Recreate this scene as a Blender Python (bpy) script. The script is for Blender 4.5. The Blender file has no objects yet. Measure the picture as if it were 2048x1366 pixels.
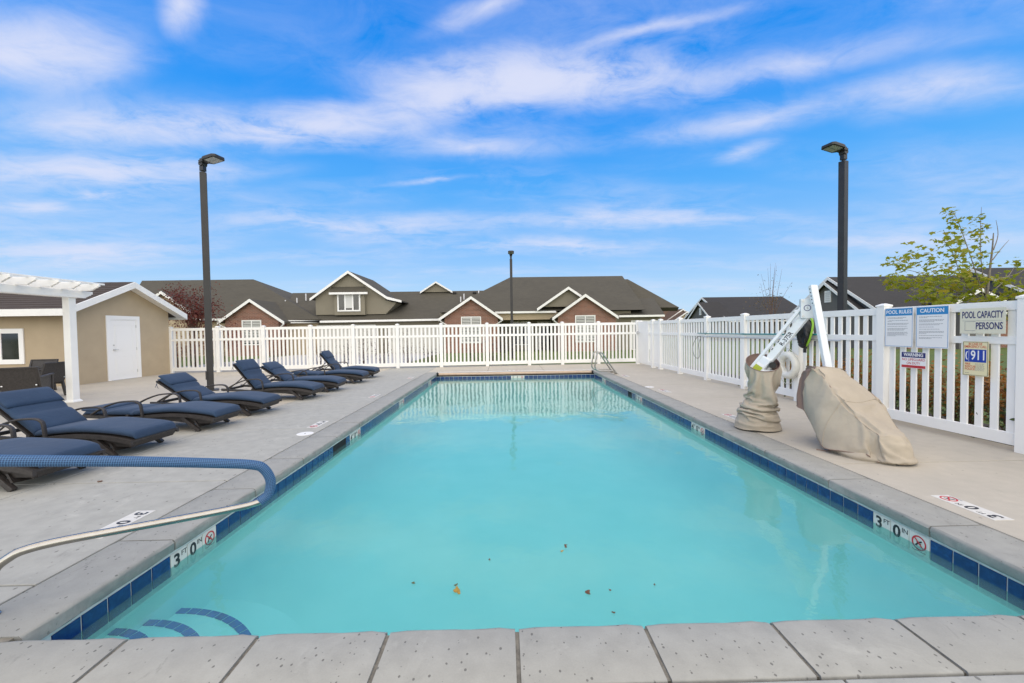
import bpy, bmesh, math, random
import numpy as np
from mathutils import Vector, Matrix
R = math.radians
random.seed(7); rng = np.random.default_rng(7)
scene = bpy.context.scene
COL = scene.collection

# ------------------------------------------------------------------ camera
# solved from the 6 inch waterline tiles of the pool; deck level is z = 0, pool axis is +Y
F, YAW, PIT, ROL = 815.626, 0.016332, -0.028098, -0.014367
EYE = 1.4858
def cam_axes():
    cy, sy, cp, sp = math.cos(YAW), math.sin(YAW), math.cos(PIT), math.sin(PIT)
    f = np.array([sy*cp, cy*cp, sp]); r = np.array([cy, -sy, 0.]); u = np.cross(r, f)
    cr, sr = math.cos(ROL), math.sin(ROL)
    return r*cr+u*sr, f, -r*sr+u*cr
AR, AF, AU = cam_axes()
CAM = np.array([0, 0, EYE])
def ray(x, y): return AF + AR*(x-1024)/F - AU*(y-683)/F
def G(x, y, z=0.):            # point of the level z seen at a pixel
    d = ray(x, y); return CAM + d*((z-EYE)/d[2])
def atY(x, y, Y):             # point of the plane Y seen at a pixel
    d = ray(x, y); return CAM + d*(Y/d[1])
def atX(x, y, X):
    d = ray(x, y); return CAM + d*(X/d[0])
def onpl(x, y, p, n):
    d = ray(x, y); return CAM + d*(((np.array(p)-CAM)@n)/(d@n))

cd = bpy.data.cameras.new('camera'); cam = bpy.data.objects.new('camera', cd); COL.objects.link(cam)
cd.sensor_width = 36; cd.lens = F/2048*36; cd.clip_start = .05; cd.clip_end = 2000
M = Matrix(((AR[0], AU[0], -AF[0], 0), (AR[1], AU[1], -AF[1], 0), (AR[2], AU[2], -AF[2], EYE), (0, 0, 0, 1)))
cam.matrix_world = M
scene.camera = cam

# ------------------------------------------------------------------ world, sun, exposure
SUN_EL, SUN_AZ = 50, 172      # degrees; azimuth clockwise from +Y (sun behind the camera, to the right)
W = bpy.data.worlds.new('World'); scene.world = W; W.use_nodes = True
nt = W.node_tree; nt.nodes.clear()
def wn(t, **k):
    n = nt.nodes.new(t)
    for a, b in k.items(): setattr(n, a, b)
    return n
def wl(a, b): nt.links.new(a, b)
def wm(op, a, b=None, c=None, clamp=False):
    n = wn('ShaderNodeMath', operation=op, use_clamp=clamp)
    for i, v in enumerate((a, b, c)):
        if v is None: continue
        if isinstance(v, (int, float)): n.inputs[i].default_value = v
        else: wl(v, n.inputs[i])
    return n.outputs[0]
tc = wn('ShaderNodeTexCoord'); sx = wn('ShaderNodeSeparateXYZ'); wl(tc.outputs['Generated'], sx.inputs[0])
el = wm('ARCSINE', sx.outputs[2]); az = wm('ARCTAN2', sx.outputs[0], sx.outputs[1])
sky = wn('ShaderNodeTexSky', sky_type='NISHITA'); sky.sun_disc = False
sky.sun_elevation = R(SUN_EL); sky.sun_rotation = R(SUN_AZ); sky.air_density = 1.0; sky.dust_density = .6; sky.ozone_density = 3
skym = wn('ShaderNodeVectorMath', operation='SCALE'); wl(sky.outputs[0], skym.inputs[0]); skym.inputs['Scale'].default_value = .13
ramp = wn('ShaderNodeValToRGB'); wl(wm('DIVIDE', el, R(90)), ramp.inputs[0])
cr = ramp.color_ramp
stops = [(0, (.58, .78, .97)), (.05, (.47, .71, .98)), (.11, (.27, .57, 1.0)), (.20, (.095, .44, 1.0)), (.30, (.020, .32, .97)), (.42, (.002, .25, .89)), (.7, (.008, .17, .66)), (1, (.01, .15, .58))]
while len(cr.elements) < len(stops): cr.elements.new(.5)
for e, (p, c) in zip(cr.elements, stops): e.position = p; e.color = (*c, 1)
mixs = wn('ShaderNodeMix', data_type='RGBA'); mixs.inputs[0].default_value = .93
wl(skym.outputs[0], mixs.inputs[6]); wl(ramp.outputs[0], mixs.inputs[7])
# clouds: soft elongated banks in azimuth / elevation broken up by streaky noise
# a high flat cloud layer: streaks run level from east to west
zc_ = wm('ADD', wm('MAXIMUM', sx.outputs[2], 0.0), .10)
st = wn('ShaderNodeCombineXYZ'); wl(wm('MULTIPLY', wm('DIVIDE', sx.outputs[0], zc_), .85), st.inputs[0]); wl(wm('MULTIPLY', wm('DIVIDE', sx.outputs[1], zc_), 2.1), st.inputs[1])
lev = wm('ARCTAN2', sx.outputs[2], wm('SQRT', wm('ADD', wm('MULTIPLY', sx.outputs[1], sx.outputs[1]), .02)))
n1 = wn('ShaderNodeTexNoise'); wl(st.outputs[0], n1.inputs['Vector']); n1.inputs['Scale'].default_value = 1.25; n1.inputs['Detail'].default_value = 12; n1.inputs['Roughness'].default_value = .60; n1.inputs['Distortion'].default_value = .3
n2 = wn('ShaderNodeTexNoise'); wl(st.outputs[0], n2.inputs['Vector']); n2.inputs['Scale'].default_value = .55; n2.inputs['Detail'].default_value = 3
n3 = wn('ShaderNodeTexNoise'); wl(tc.outputs['Generated'], n3.inputs['Vector']); n3.inputs['Scale'].default_value = 3.4; n3.inputs['Detail'].default_value = 7
dst = wn('ShaderNodeVectorMath', operation='SUBTRACT'); wl(n3.outputs['Color'], dst.inputs[0]); dst.inputs[1].default_value = (.5, .5, .5)
dsc = wn('ShaderNodeVectorMath', operation='MULTIPLY'); wl(dst.outputs[0], dsc.inputs[0]); dsc.inputs[1].default_value = (.22, .085, 0)
cxyz = wn('ShaderNodeCombineXYZ'); wl(az, cxyz.inputs[0]); wl(lev, cxyz.inputs[1])
dir2 = wn('ShaderNodeVectorMath', operation='ADD'); wl(cxyz.outputs[0], dir2.inputs[0]); wl(dsc.outputs[0], dir2.inputs[1])
BANKS = [(60, 110, 340, 95, -3, 1.5), (365, 20, 75, 75, 30, .9), (560, 255, 520, 60, 1, 1.4), (1080, 160, 470, 80, -1, 1.7), (880, 195, 230, 60, 6, .9),
         (220, 345, 560, 50, 1, 1.3), (240, 392, 150, 16, 0, .8), (60, 416, 120, 16, 0, .8), (1290, 60, 290, 26, 9, .62),
         (960, 15, 170, 36, 14, .55), (1600, 130, 420, 50, 9, .5), (1900, 190, 320, 70, 10, .55), (1480, 240, 440, 48, 10, .62),
         (1480, 300, 110, 26, 22, .6), (960, 298, 300, 46, 0, .6), (1290, 442, 480, 30, 0, .65), (720, 452, 420, 40, 0, .65),
         (170, 500, 420, 36, 0, .7), (870, 366, 170, 10, 2, .6), (200, 245, 380, 90, 0, .6), (1150, 495, 420, 22, -1, .5), (1750, 480, 300, 18, 0, .4)]
tot = None
for (px, py, rx, ry, an, s) in BANKS:
    d = ray(px, py); d = d/np.linalg.norm(d)
    mp = wn('ShaderNodeMapping', vector_type='TEXTURE'); wl(dir2.outputs[0], mp.inputs[0])
    u_, v_ = math.atan2(d[0], d[1]), math.atan2(d[2], math.sqrt(d[1]**2+.02)); mp.inputs[1].default_value = (u_, v_, 0); mp.inputs[2].default_value = (0, 0, R(an))
    mp.inputs[3].default_value = (rx/F*math.cos(u_)**2, ry/F*math.cos(v_)**2, 1)
    gr = wn('ShaderNodeTexGradient', gradient_type='QUADRATIC_SPHERE'); wl(mp.outputs[0], gr.inputs[0])
    tot = wm('MULTIPLY', gr.outputs['Fac'], s) if tot is None else wm('MULTIPLY_ADD', gr.outputs['Fac'], s, tot)
# the same cirrus goes on over the rest of the sky
wide = wm('MULTIPLY', wm('SUBTRACT', n2.outputs['Fac'], .42, clamp=True), 2.4)
n4 = wn('ShaderNodeTexNoise'); sc4 = wn('ShaderNodeVectorMath', operation='MULTIPLY'); wl(st.outputs[0], sc4.inputs[0]); sc4.inputs[1].default_value = (2.3, 1.25, 1); wl(sc4.outputs[0], n4.inputs['Vector']); n4.inputs['Scale'].default_value = 2.2; n4.inputs['Detail'].default_value = 11; n4.inputs['Roughness'].default_value = .66; n4.inputs['Distortion'].default_value = .7
mixn = wm('ADD', wm('MULTIPLY', n1.outputs['Fac'], .58), wm('MULTIPLY', n4.outputs['Fac'], .42))
tex = wm('MULTIPLY', wm('SUBTRACT', mixn, .40, clamp=True), 5.2)
dens = wm('ADD', wm('MULTIPLY', tot, wm('ADD', .42, wm('MULTIPLY', tex, 2.15))), wm('MULTIPLY', wide, wm('MULTIPLY', tex, .8)))
dens = wm('SUBTRACT', 1.0, wm('POWER', 2.718, wm('MULTIPLY', dens, -1.2)), clamp=True)
dens = wm('MULTIPLY', dens, .92)
mixc = wn('ShaderNodeMix', data_type='RGBA'); wl(dens, mixc.inputs[0]); wl(mixs.outputs[2], mixc.inputs[6]); mixc.inputs[7].default_value = (.76, .79, .96, 1)
bg = wn('ShaderNodeBackground'); wl(mixc.outputs[2], bg.inputs[0]); bg.inputs[1].default_value = 1.0
wo = wn('ShaderNodeOutputWorld'); wl(bg.outputs[0], wo.inputs[0])

sl = bpy.data.lights.new('sun', 'SUN'); sl.energy = 4.9; sl.angle = R(128); sl.color = (1, .85, .585)
so = bpy.data.objects.new('sun', sl); COL.objects.link(so)
sd = Vector((math.sin(R(SUN_AZ))*math.cos(R(SUN_EL)), math.cos(R(SUN_AZ))*math.cos(R(SUN_EL)), math.sin(R(SUN_EL))))
so.rotation_euler = sd.to_track_quat('Z', 'Y').to_euler(); so.location = (8, -10, 20)
vs = scene.view_settings; vs.view_transform = 'Standard'; vs.look = 'None'; vs.exposure = 0.0; vs.gamma = 1; vs.use_curve_mapping = False
scene.render.engine = 'CYCLES'
scene.cycles.max_bounces = 8; scene.cycles.transparent_max_bounces = 16

# ------------------------------------------------------------------ materials
class NT:
    def __init__(s, name):
        s.m = bpy.data.materials.new(name); s.m.use_nodes = True; s.t = s.m.node_tree; s.t.nodes.clear()
        s.o = s.n('ShaderNodeOutputMaterial'); s.p = s.n('ShaderNodeBsdfPrincipled'); s.l(s.p.outputs[0], s.o.inputs[0])
    def n(s, t, **k):
        x = s.t.nodes.new(t)
        for a, b in k.items(): setattr(x, a, b)
        return x
    def l(s, a, b): s.t.links.new(a, b)
    def pos(s): return s.n('ShaderNodeNewGeometry').outputs['Position']
    def obj(s): return s.n('ShaderNodeTexCoord').outputs['Object']
    def scaled(s, v, sc):
        x = s.n('ShaderNodeVectorMath', operation='MULTIPLY'); s.l(v, x.inputs[0]); x.inputs[1].default_value = sc; return x.outputs[0]
    def noise(s, v, sc, det=4, ro=.55, dist=0):
        x = s.n('ShaderNodeTexNoise'); s.l(v, x.inputs['Vector']); x.inputs['Scale'].default_value = sc; x.inputs['Detail'].default_value = det
        x.inputs['Roughness'].default_value = ro; x.inputs['Distortion'].default_value = dist; return x.outputs['Fac']
    def vor(s, v, sc, out='Distance'):
        x = s.n('ShaderNodeTexVoronoi'); s.l(v, x.inputs['Vector']); x.inputs['Scale'].default_value = sc; return x.outputs[out]
    def ramp(s, f, stops):
        x = s.n('ShaderNodeValToRGB'); s.l(f, x.inputs[0]); e = x.color_ramp.elements
        while len(e) < len(stops): e.new(.5)
        for a, (p, c) in zip(e, stops): a.position = p; a.color = (*c, 1) if len(c) == 3 else c
        return x.outputs[0]
    def mix(s, f, a, b, mode='MIX'):
        x = s.n('ShaderNodeMix', data_type='RGBA', blend_type=mode)
        for i, v in ((0, f), (6, a), (7, b)):
            if isinstance(v, (int, float)): x.inputs[i].default_value = v
            elif isinstance(v, tuple): x.inputs[i].default_value = (*v, 1)
            else: s.l(v, x.inputs[i])
        return x.outputs[2]
    def math(s, op, a, b=None, clamp=False):
        x = s.n('ShaderNodeMath', operation=op, use_clamp=clamp)
        for i, v in enumerate((a, b)):
            if v is None: continue
            if isinstance(v, (int, float)): x.inputs[i].default_value = v
            else: s.l(v, x.inputs[i])
        return x.outputs[0]
    def bump(s, h, st=.3, dist=.01, inp=None):
        x = s.n('ShaderNodeBump'); s.l(h, x.inputs['Height']); x.inputs['Strength'].default_value = st; x.inputs['Distance'].default_value = dist
        s.l(x.outputs[0], (inp or s.p.inputs['Normal'])); return x.outputs[0]
    def set(s, col=None, rough=.6, metal=0, spec=None):
        if isinstance(col, tuple): s.p.inputs['Base Color'].default_value = (*col, 1)
        elif col is not None: s.l(col, s.p.inputs['Base Color'])
        if isinstance(rough, (int, float)): s.p.inputs['Roughness'].default_value = rough
        else: s.l(rough, s.p.inputs['Roughness'])
        s.p.inputs['Metallic'].default_value = metal
        if spec is not None: s.p.inputs['Specular IOR Level'].default_value = spec
        return s.m
MT = {}
def concrete(name, base, dark, pit=1., pitscale=26, stain=.5):
    a = NT(name); v = a.pos()
    big = a.noise(v, .9, 5, .6); mid = a.noise(v, 7, 6, .6); fin = a.noise(v, 120, 2)
    c = a.mix(a.ramp(big, [(.3, (0, 0, 0)), (.72, (1, 1, 1))]), base, tuple(x*.86 for x in base))
    c = a.mix(a.math('MULTIPLY', a.ramp(mid, [(.35, (0, 0, 0)), (.75, (1, 1, 1))]), .35*stain*2), c, tuple(x*.78 for x in base))
    st_ = a.noise(a.scaled(v, (1, 1, 1)), 2.2, 8, .7, 1.2)
    c = a.mix(a.math('MULTIPLY', a.ramp(st_, [(.60, (0, 0, 0)), (.74, (1, 1, 1))]), .45*stain), c, tuple(x*.62 for x in base))
    gr_ = a.noise(a.scaled(v, (1, .45, 1)), 5.5, 9, .72, 1.6)
    c = a.mix(a.math('MULTIPLY', a.ramp(gr_, [(.62, (0, 0, 0)), (.70, (1, 1, 1))]), .38*stain), c, tuple(x*.55 for x in base))
    lt_ = a.noise(v, 3.1, 8, .7, .8)
    c = a.mix(a.math('MULTIPLY', a.ramp(lt_, [(.58, (0, 0, 0)), (.72, (1, 1, 1))]), .30*stain), c, tuple(min(1, x*1.28) for x in base))
    vd = a.n('ShaderNodeTexVoronoi'); a.l(a.scaled(v, (1, .75, .6)), vd.inputs['Vector']); vd.inputs['Scale'].default_value = pitscale; vd.inputs['Randomness'].default_value = 1
    sep = a.n('ShaderNodeSeparateColor'); a.l(vd.outputs['Color'], sep.inputs[0])
    thr = a.math('MULTIPLY', a.math('POWER', a.math('SUBTRACT', sep.outputs[0], .22, True), 2.2), .33*pit)
    dd = a.math('ADD', vd.outputs['Distance'], a.math('MULTIPLY', a.math('SUBTRACT', a.noise(v, 160, 3), .5), .13))
    pm = a.math('MULTIPLY', a.math('SUBTRACT', thr, dd, True), 22, True)
    c = a.mix(a.math('MULTIPLY', pm, .85), c, dark)
    c = a.mix(.10, c, a.ramp(fin, [(.3, tuple(x*.7 for x in base)), (.7, tuple(min(1, x*1.25) for x in base))]))
    h = a.math('ADD', a.math('MULTIPLY', mid, .5), a.math('MULTIPLY', fin, .12)); h = a.math('SUBTRACT', h, a.math('MULTIPLY', pm, 1.2))
    a.bump(h, .35, .006)
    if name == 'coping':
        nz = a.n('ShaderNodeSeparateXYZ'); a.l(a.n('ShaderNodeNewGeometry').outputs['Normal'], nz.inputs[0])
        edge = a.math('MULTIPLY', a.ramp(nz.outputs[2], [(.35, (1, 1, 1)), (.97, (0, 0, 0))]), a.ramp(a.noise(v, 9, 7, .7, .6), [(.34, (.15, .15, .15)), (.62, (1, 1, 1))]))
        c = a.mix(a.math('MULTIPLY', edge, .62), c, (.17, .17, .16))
    MT[name] = a.set(c, a.math('ADD', .62, a.math('MULTIPLY', big, .22)))
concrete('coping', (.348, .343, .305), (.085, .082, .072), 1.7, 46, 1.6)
concrete('deck_grey', (.41, .402, .352), (.12, .115, .10), 1.3, 24, 1.9)
concrete('deck_beige', (.485, .44, .355), (.18, .16, .13), .7, 13, .9)
concrete('drive', (.42, .41, .40), (.2, .2, .2), .3, 14, .5)
def simple(name, col, rough=.6, metal=0, vary=.0, sc=8, spec=None, bump=0, bsc=60, bd=.003):
    a = NT(name); v = a.pos()
    c = col
    if vary:
        f = a.noise(v, sc, 5, .6)
        c = a.ramp(f, [(.25, tuple(x*(1-vary) for x in col)), (.75, tuple(min(1, x*(1+vary)) for x in col))])
    if bump: a.bump(a.noise(v, bsc, 4), bump, bd)
    MT[name] = a.set(c, rough, metal, spec); return a
simple('joint', (.085, .08, .07), .95, vary=.4, sc=30)
simple('mortar', (.20, .185, .15), .95, vary=.5, sc=25)
simple('nosing', (.006, .05, .30), .3, vary=.3, sc=20)
simple('grout', (.55, .56, .54), .8, vary=.15, sc=20)
simple('trim', (.50, .51, .49), .7, vary=.2, sc=15)
simple('vinyl', (.85, .84, .80), .38, vary=.03, sc=3)
simple('fascia', (.83, .82, .78), .5, vary=.04, sc=2)
simple('stucco_tan', (.44, .352, .235), .92, vary=.06, sc=2, bump=.35, bsc=90, bd=.004)
simple('stucco_olive', (.235, .21, .155), .92, vary=.07, sc=1.2, bump=.3, bsc=60, bd=.006)
simple('stucco_grey', (.13, .125, .115), .92, vary=.07, sc=1)
simple('door_white', (.86, .85, .82), .35)
simple('garage', (.56, .54, .48), .5, vary=.03, sc=2)
simple('bronze', (.036, .034, .033), .45, .2, vary=.15, sc=4)
simple('lens', (.42, .43, .42), .25)
simple('steel', (.40, .385, .35), .20, 1, vary=.1, sc=30)
simple('alu', (.62, .62, .61), .4, .6, vary=.1, sc=10)
simple('liftwhite', (.70, .735, .75), .35, vary=.03, sc=4)
simple('teal', (.03, .23, .24), .4)
simple('black', (.012, .012, .012), .5, vary=.3, sc=20)
simple('rubber', (.02, .02, .02), .8)
simple('lime', (.25, .48, .03), .45)
simple('signwhite', (.80, .80, .79), .35)
simple('signyellow', (.74, .68, .42), .4, vary=.05, sc=3)
simple('signcream', (.68, .66, .52), .4, vary=.05, sc=3)
simple('signblue', (.02, .23, .52), .35)
simple('signborder', (.03, .22, .5), .35)
simple('navyink', (.015, .018, .13), .5)
simple('royal', (.008, .045, .34), .4)
simple('redink', (.50, .02, .03), .5)
simple('orangeink', (.55, .09, .03), .5)
simple('greyink', (.24, .24, .25), .6)
simple('blackink', (.012, .012, .014), .5)
simple('labelgreen', (.38, .45, .03), .5)
simple('roll', (.50, .38, .27), .6, vary=.12, sc=9)
simple('dark', (.006, .006, .006), .9)
simple('ring', (.72, .70, .62), .5, vary=.1, sc=14)
simple('rope', (.55, .54, .48), .9)
simple('soil', (.05, .038, .028), .95, vary=.35, sc=12, bump=.6, bsc=40, bd=.02)
simple('bark', (.20, .175, .14), .9, vary=.3, sc=25, bump=.5, bsc=50, bd=.005)
simple('twig', (.14, .075, .05), .9, vary=.3, sc=25)
simple('lid', (.74, .73, .69), .5, vary=.05, sc=10)
simple('markerwhite', (.62, .60, .54), .5, vary=.12, sc=14)
simple('chimpipe', (.7, .7, .7), .6)
simple('blind', (.62, .62, .58), .7)
def mk_grass():
    a = NT('grass'); v = a.pos()
    c = a.ramp(a.noise(v, 1.1, 6, .7), [(.25, (.06, .095, .014)), (.55, (.115, .165, .024)), (.8, (.16, .185, .04))])
    c = a.mix(.5, c, a.ramp(a.noise(v, 40, 3), [(.3, (.045, .07, .010)), (.7, (.17, .22, .045))]))
    a.bump(a.noise(v, 45, 3), 1, .05); MT['grass'] = a.set(c, .9)
mk_grass()
def mk_tile():
    a = NT('tile'); v = a.pos()
    c = a.ramp(a.noise(v, 22, 6, .65, .8), [(.28, (.002, .018, .085)), (.5, (.004, .032, .135)), (.66, (.008, .055, .20)), (.85, (.05, .14, .32))])
    oi = a.n('ShaderNodeObjectInfo'); c = a.mix(a.math('MULTIPLY', oi.outputs['Random'], .45), c, (.003, .02, .085))
    a.bump(a.noise(v, 35, 3), .15, .002); MT['tile'] = a.set(c, .12)
mk_tile()
def mk_plaster():
    a = NT('plaster'); v = a.pos()
    c = a.ramp(a.noise(v, 1.6, 6, .6), [(.25, (.58, .78, .76)), (.75, (.66, .83, .81))]); MT['plaster'] = a.set(c, .8)
mk_plaster()
def mk_water():
    a = NT('water'); v = a.pos()
    a.t.nodes.remove(a.p)
    sep = a.n('ShaderNodeSeparateXYZ'); a.l(v, sep.inputs[0])
    w1 = a.noise(a.scaled(v, (1, .55, 1)), 1.3, 2, .5, .3); w2 = a.noise(a.scaled(v, (1, .7, 1)), 5.5, 3, .5, .2); w3 = a.noise(v, 22, 2)
    h = a.math('ADD', a.math('MULTIPLY', w1, .7), a.math('ADD', a.math('MULTIPLY', w2, .22), a.math('MULTIPLY', w3, .035)))
    # a few raindrop rings
    vd = a.n('ShaderNodeTexVoronoi'); a.l(a.scaled(v, (1, 1, 0)), vd.inputs['Vector']); vd.inputs['Scale'].default_value = 1.15
    d = vd.outputs['Distance']
    rg = a.math('MULTIPLY', a.math('SINE', a.math('MULTIPLY', d, 190)), a.math('MULTIPLY', a.math('SUBTRACT', .085, d, True), 1.6))
    h = a.math('ADD', h, rg)
    b = a.n('ShaderNodeBump'); a.l(h, b.inputs['Height']); b.inputs['Strength'].default_value = .13; b.inputs['Distance'].default_value = .10
    fr = a.n('ShaderNodeFresnel'); fr.inputs[0].default_value = 1.34; a.l(b.outputs[0], fr.inputs['Normal'])
    gl = a.n('ShaderNodeBsdfGlossy'); gl.inputs['Roughness'].default_value = .025; a.l(b.outputs[0], gl.inputs['Normal']); gl.inputs[0].default_value = (1, 1, 1, 1)
    tr = a.n('ShaderNodeBsdfTransparent'); tr.inputs[0].default_value = (.49, .875, .885, 1)
    mx = a.n('ShaderNodeMixShader'); a.l(fr.outputs[0], mx.inputs[0]); df = a.n('ShaderNodeBsdfDiffuse'); a.l(a.ramp(a.noise(v, .8, 4, .6), [(.3, (.24, .52, .51)), (.7, (.31, .58, .57))]), df.inputs[0])
    mk = a.n('ShaderNodeMixShader'); mk.inputs[0].default_value = .17; a.l(tr.outputs[0], mk.inputs[1]); a.l(df.outputs[0], mk.inputs[2])
    a.l(mk.outputs[0], mx.inputs[1]); a.l(gl.outputs[0], mx.inputs[2])
    a.l(mx.outputs[0], a.o.inputs[0]); MT['water'] = a.m
mk_water()
def mk_brick():
    a = NT('brick'); v = a.pos()
    s = a.n('ShaderNodeSeparateXYZ'); a.l(v, s.inputs[0]); c_ = a.n('ShaderNodeCombineXYZ')
    a.l(a.math('ADD', s.outputs[0], s.outputs[1]), c_.inputs[0]); a.l(s.outputs[2], c_.inputs[1])
    b = a.n('ShaderNodeTexBrick'); a.l(c_.outputs[0], b.inputs['Vector']); b.inputs['Scale'].default_value = 1
    b.inputs['Brick Width'].default_value = .26; b.inputs['Row Height'].default_value = .095; b.inputs['Mortar Size'].default_value = .011
    b.inputs['Color1'].default_value = (.25, .095, .058, 1); b.inputs['Color2'].default_value = (.12, .050, .036, 1); b.inputs['Mortar'].default_value = (.40, .35, .29, 1); b.inputs['Bias'].default_value = -.1
    c = a.mix(a.math('MULTIPLY', a.noise(v, 3.2, 3), .5), b.outputs[0], (.28, .12, .07))
    a.bump(b.outputs['Fac'], -.5, .01); MT['brick'] = a.set(c, .9)
mk_brick()
def mk_shingle(name, base, row=.14, axis=0):
    a = NT(name); v = a.pos()
    s = a.n('ShaderNodeSeparateXYZ'); a.l(v, s.inputs[0]); c_ = a.n('ShaderNodeCombineXYZ')
    a.l(s.outputs[0] if axis == 0 else s.outputs[1], c_.inputs[0]); a.l(s.outputs[2], c_.inputs[1])
    b = a.n('ShaderNodeTexBrick'); a.l(c_.outputs[0], b.inputs['Vector']); b.inputs['Scale'].default_value = 1; b.inputs['Brick Width'].default_value = .33; b.inputs['Row Height'].default_value = row*.55
    b.inputs['Mortar Size'].default_value = .006; b.inputs['Color1'].default_value = (*base, 1); b.inputs['Color2'].default_value = (*[x*.72 for x in base], 1); b.inputs['Mortar'].default_value = (*[x*.45 for x in base], 1)
    c = a.mix(.45, b.outputs[0], a.ramp(a.noise(v, 55, 2), [(.3, tuple(x*.55 for x in base)), (.7, tuple(x*1.5 for x in base))]))
    c = a.mix(a.math('MULTIPLY', a.ramp(a.noise(v, .7, 5, .6), [(.35, (0, 0, 0)), (.7, (1, 1, 1))]), .3), c, tuple(x*1.25 for x in base))
    a.bump(b.outputs['Fac'], -.6, .012); MT[name] = a.set(c, .95)
mk_shingle('shingle', (.077, .069, .050)); mk_shingle('shingle_dark', (.035, .033, .032)); mk_shingle('shingle_shed', (.060, .045, .036), .17); mk_shingle('shingle_rust', (.11, .062, .032))
def mk_glass():
    a = NT('glass'); v = a.pos()
    c = a.ramp(a.noise(v, 1.7, 2), [(.3, (.01, .011, .012)), (.7, (.05, .052, .055))]); MT['glass'] = a.set(c, .06, 0, .8)
mk_glass()
def mk_wicker():
    a = NT('wicker'); v = a.obj()
    w = a.n('ShaderNodeTexChecker'); a.l(v, w.inputs['Vector']); w.inputs['Scale'].default_value = 95
    c = a.mix(w.outputs['Fac'], (.020, .017, .015), (.045, .038, .034)); c = a.mix(.3, c, a.ramp(a.noise(v, 30, 3), [(.3, (.012, .01, .009)), (.7, (.07, .06, .055))]))
    a.bump(w.outputs['Fac'], .4, .002); MT['wicker'] = a.set(c, .5)
mk_wicker()
def mk_fabric():
    a = NT('fabric'); v = a.obj(); p = a.pos()
    c = a.ramp(a.noise(p, 2.2, 5, .6), [(.3, (.009, .028, .066)), (.7, (.017, .045, .095))])
    c = a.mix(.35, c, a.ramp(a.noise(v, 350, 2), [(.3, (.008, .022, .050)), (.7, (.036, .075, .140))]))
    h = a.math('ADD', a.math('MULTIPLY', a.noise(p, 5, 3, .5, .6), 1.0), a.math('MULTIPLY', a.noise(v, 300, 2), .02))
    a.bump(h, .35, .03); a.p.inputs['Sheen Weight'].default_value = .08; MT['fabric'] = a.set(c, .88)
mk_fabric()
def mk_sleeve():
    a = NT('sleeve'); tcn = a.n('ShaderNodeTexCoord'); v = a.scaled(tcn.outputs['UV'], (1, 1, 1))
    vd = a.n('ShaderNodeTexVoronoi'); a.l(v, vd.inputs['Vector']); vd.inputs['Scale'].default_value = 1; vd.inputs['Randomness'].default_value = .06
    m = a.math('MULTIPLY', a.math('SUBTRACT', vd.outputs['Distance'], .30, True), 6, True)
    c = a.mix(m, (.008, .040, .115), (.075, .175, .33)); a.bump(m, .6, .003); MT['sleeve'] = a.set(c, .6)
mk_sleeve()
def mk_canvas(name, base):
    a = NT(name); v = a.pos()
    c = a.ramp(a.noise(v, 3.5, 5, .6), [(.25, tuple(x*.86 for x in base)), (.75, tuple(x*1.1 for x in base))])
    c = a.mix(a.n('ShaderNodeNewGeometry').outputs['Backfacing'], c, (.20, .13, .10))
    wv = a.noise(v, 5, 4, .5, 1.2); w2 = a.noise(v, 17, 4, .5, .8)
    a.bump(a.math('ADD', wv, a.math('MULTIPLY', w2, .3)), .3, .03); MT[name] = a.set(c, .75)
mk_canvas('canvas', (.40, .345, .265)); mk_canvas('canvas_brown', (.22, .145, .115))
def mk_leaf(name, c1, c2, c3, trans=.3):
    a = NT(name); v = a.pos()
    c = a.ramp(a.noise(v, 9, 3), [(.3, c1), (.52, c2), (.75, c3)])
    g = a.n('ShaderNodeNewGeometry'); c = a.mix(a.math('MULTIPLY', g.outputs['Random Per Island'], .6), c, c2)
    c = a.mix(a.ramp(g.outputs['Random Per Island'], [(.75, (0, 0, 0)), (1, (.8, .8, .8))]), c, c3)
    tl = a.n('ShaderNodeBsdfTranslucent'); a.l(c, tl.inputs[0]); mx = a.n('ShaderNodeMixShader'); mx.inputs[0].default_value = trans
    a.l(a.p.outputs[0], mx.inputs[1]); a.l(tl.outputs[0], mx.inputs[2]); a.l(mx.outputs[0], a.o.inputs[0])
    MT[name] = a.set(c, .6)
mk_leaf('maple', (.17, .22, .012), (.30, .335, .022), (.42, .31, .04), .5)
mk_leaf('redleaf', (.07, .014, .012), (.15, .030, .020), (.20, .07, .04), .35)
mk_leaf('hedgeleaf', (.12, .095, .018), (.32, .13, .022), (.45, .21, .035), .35)
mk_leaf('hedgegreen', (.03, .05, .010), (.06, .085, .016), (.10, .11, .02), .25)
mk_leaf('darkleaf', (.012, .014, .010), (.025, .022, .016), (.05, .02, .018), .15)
mk_leaf('dryleaf', (.10, .075, .03), (.16, .10, .03), (.09, .09, .03), .2)
simple('leafyellow', (.36, .22, .03), .7, vary=.3, sc=60); simple('leafbrown', (.13, .06, .025), .7, vary=.4, sc=60); simple('leafolive', (.10, .10, .03), .7, vary=.3, sc=60)

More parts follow.
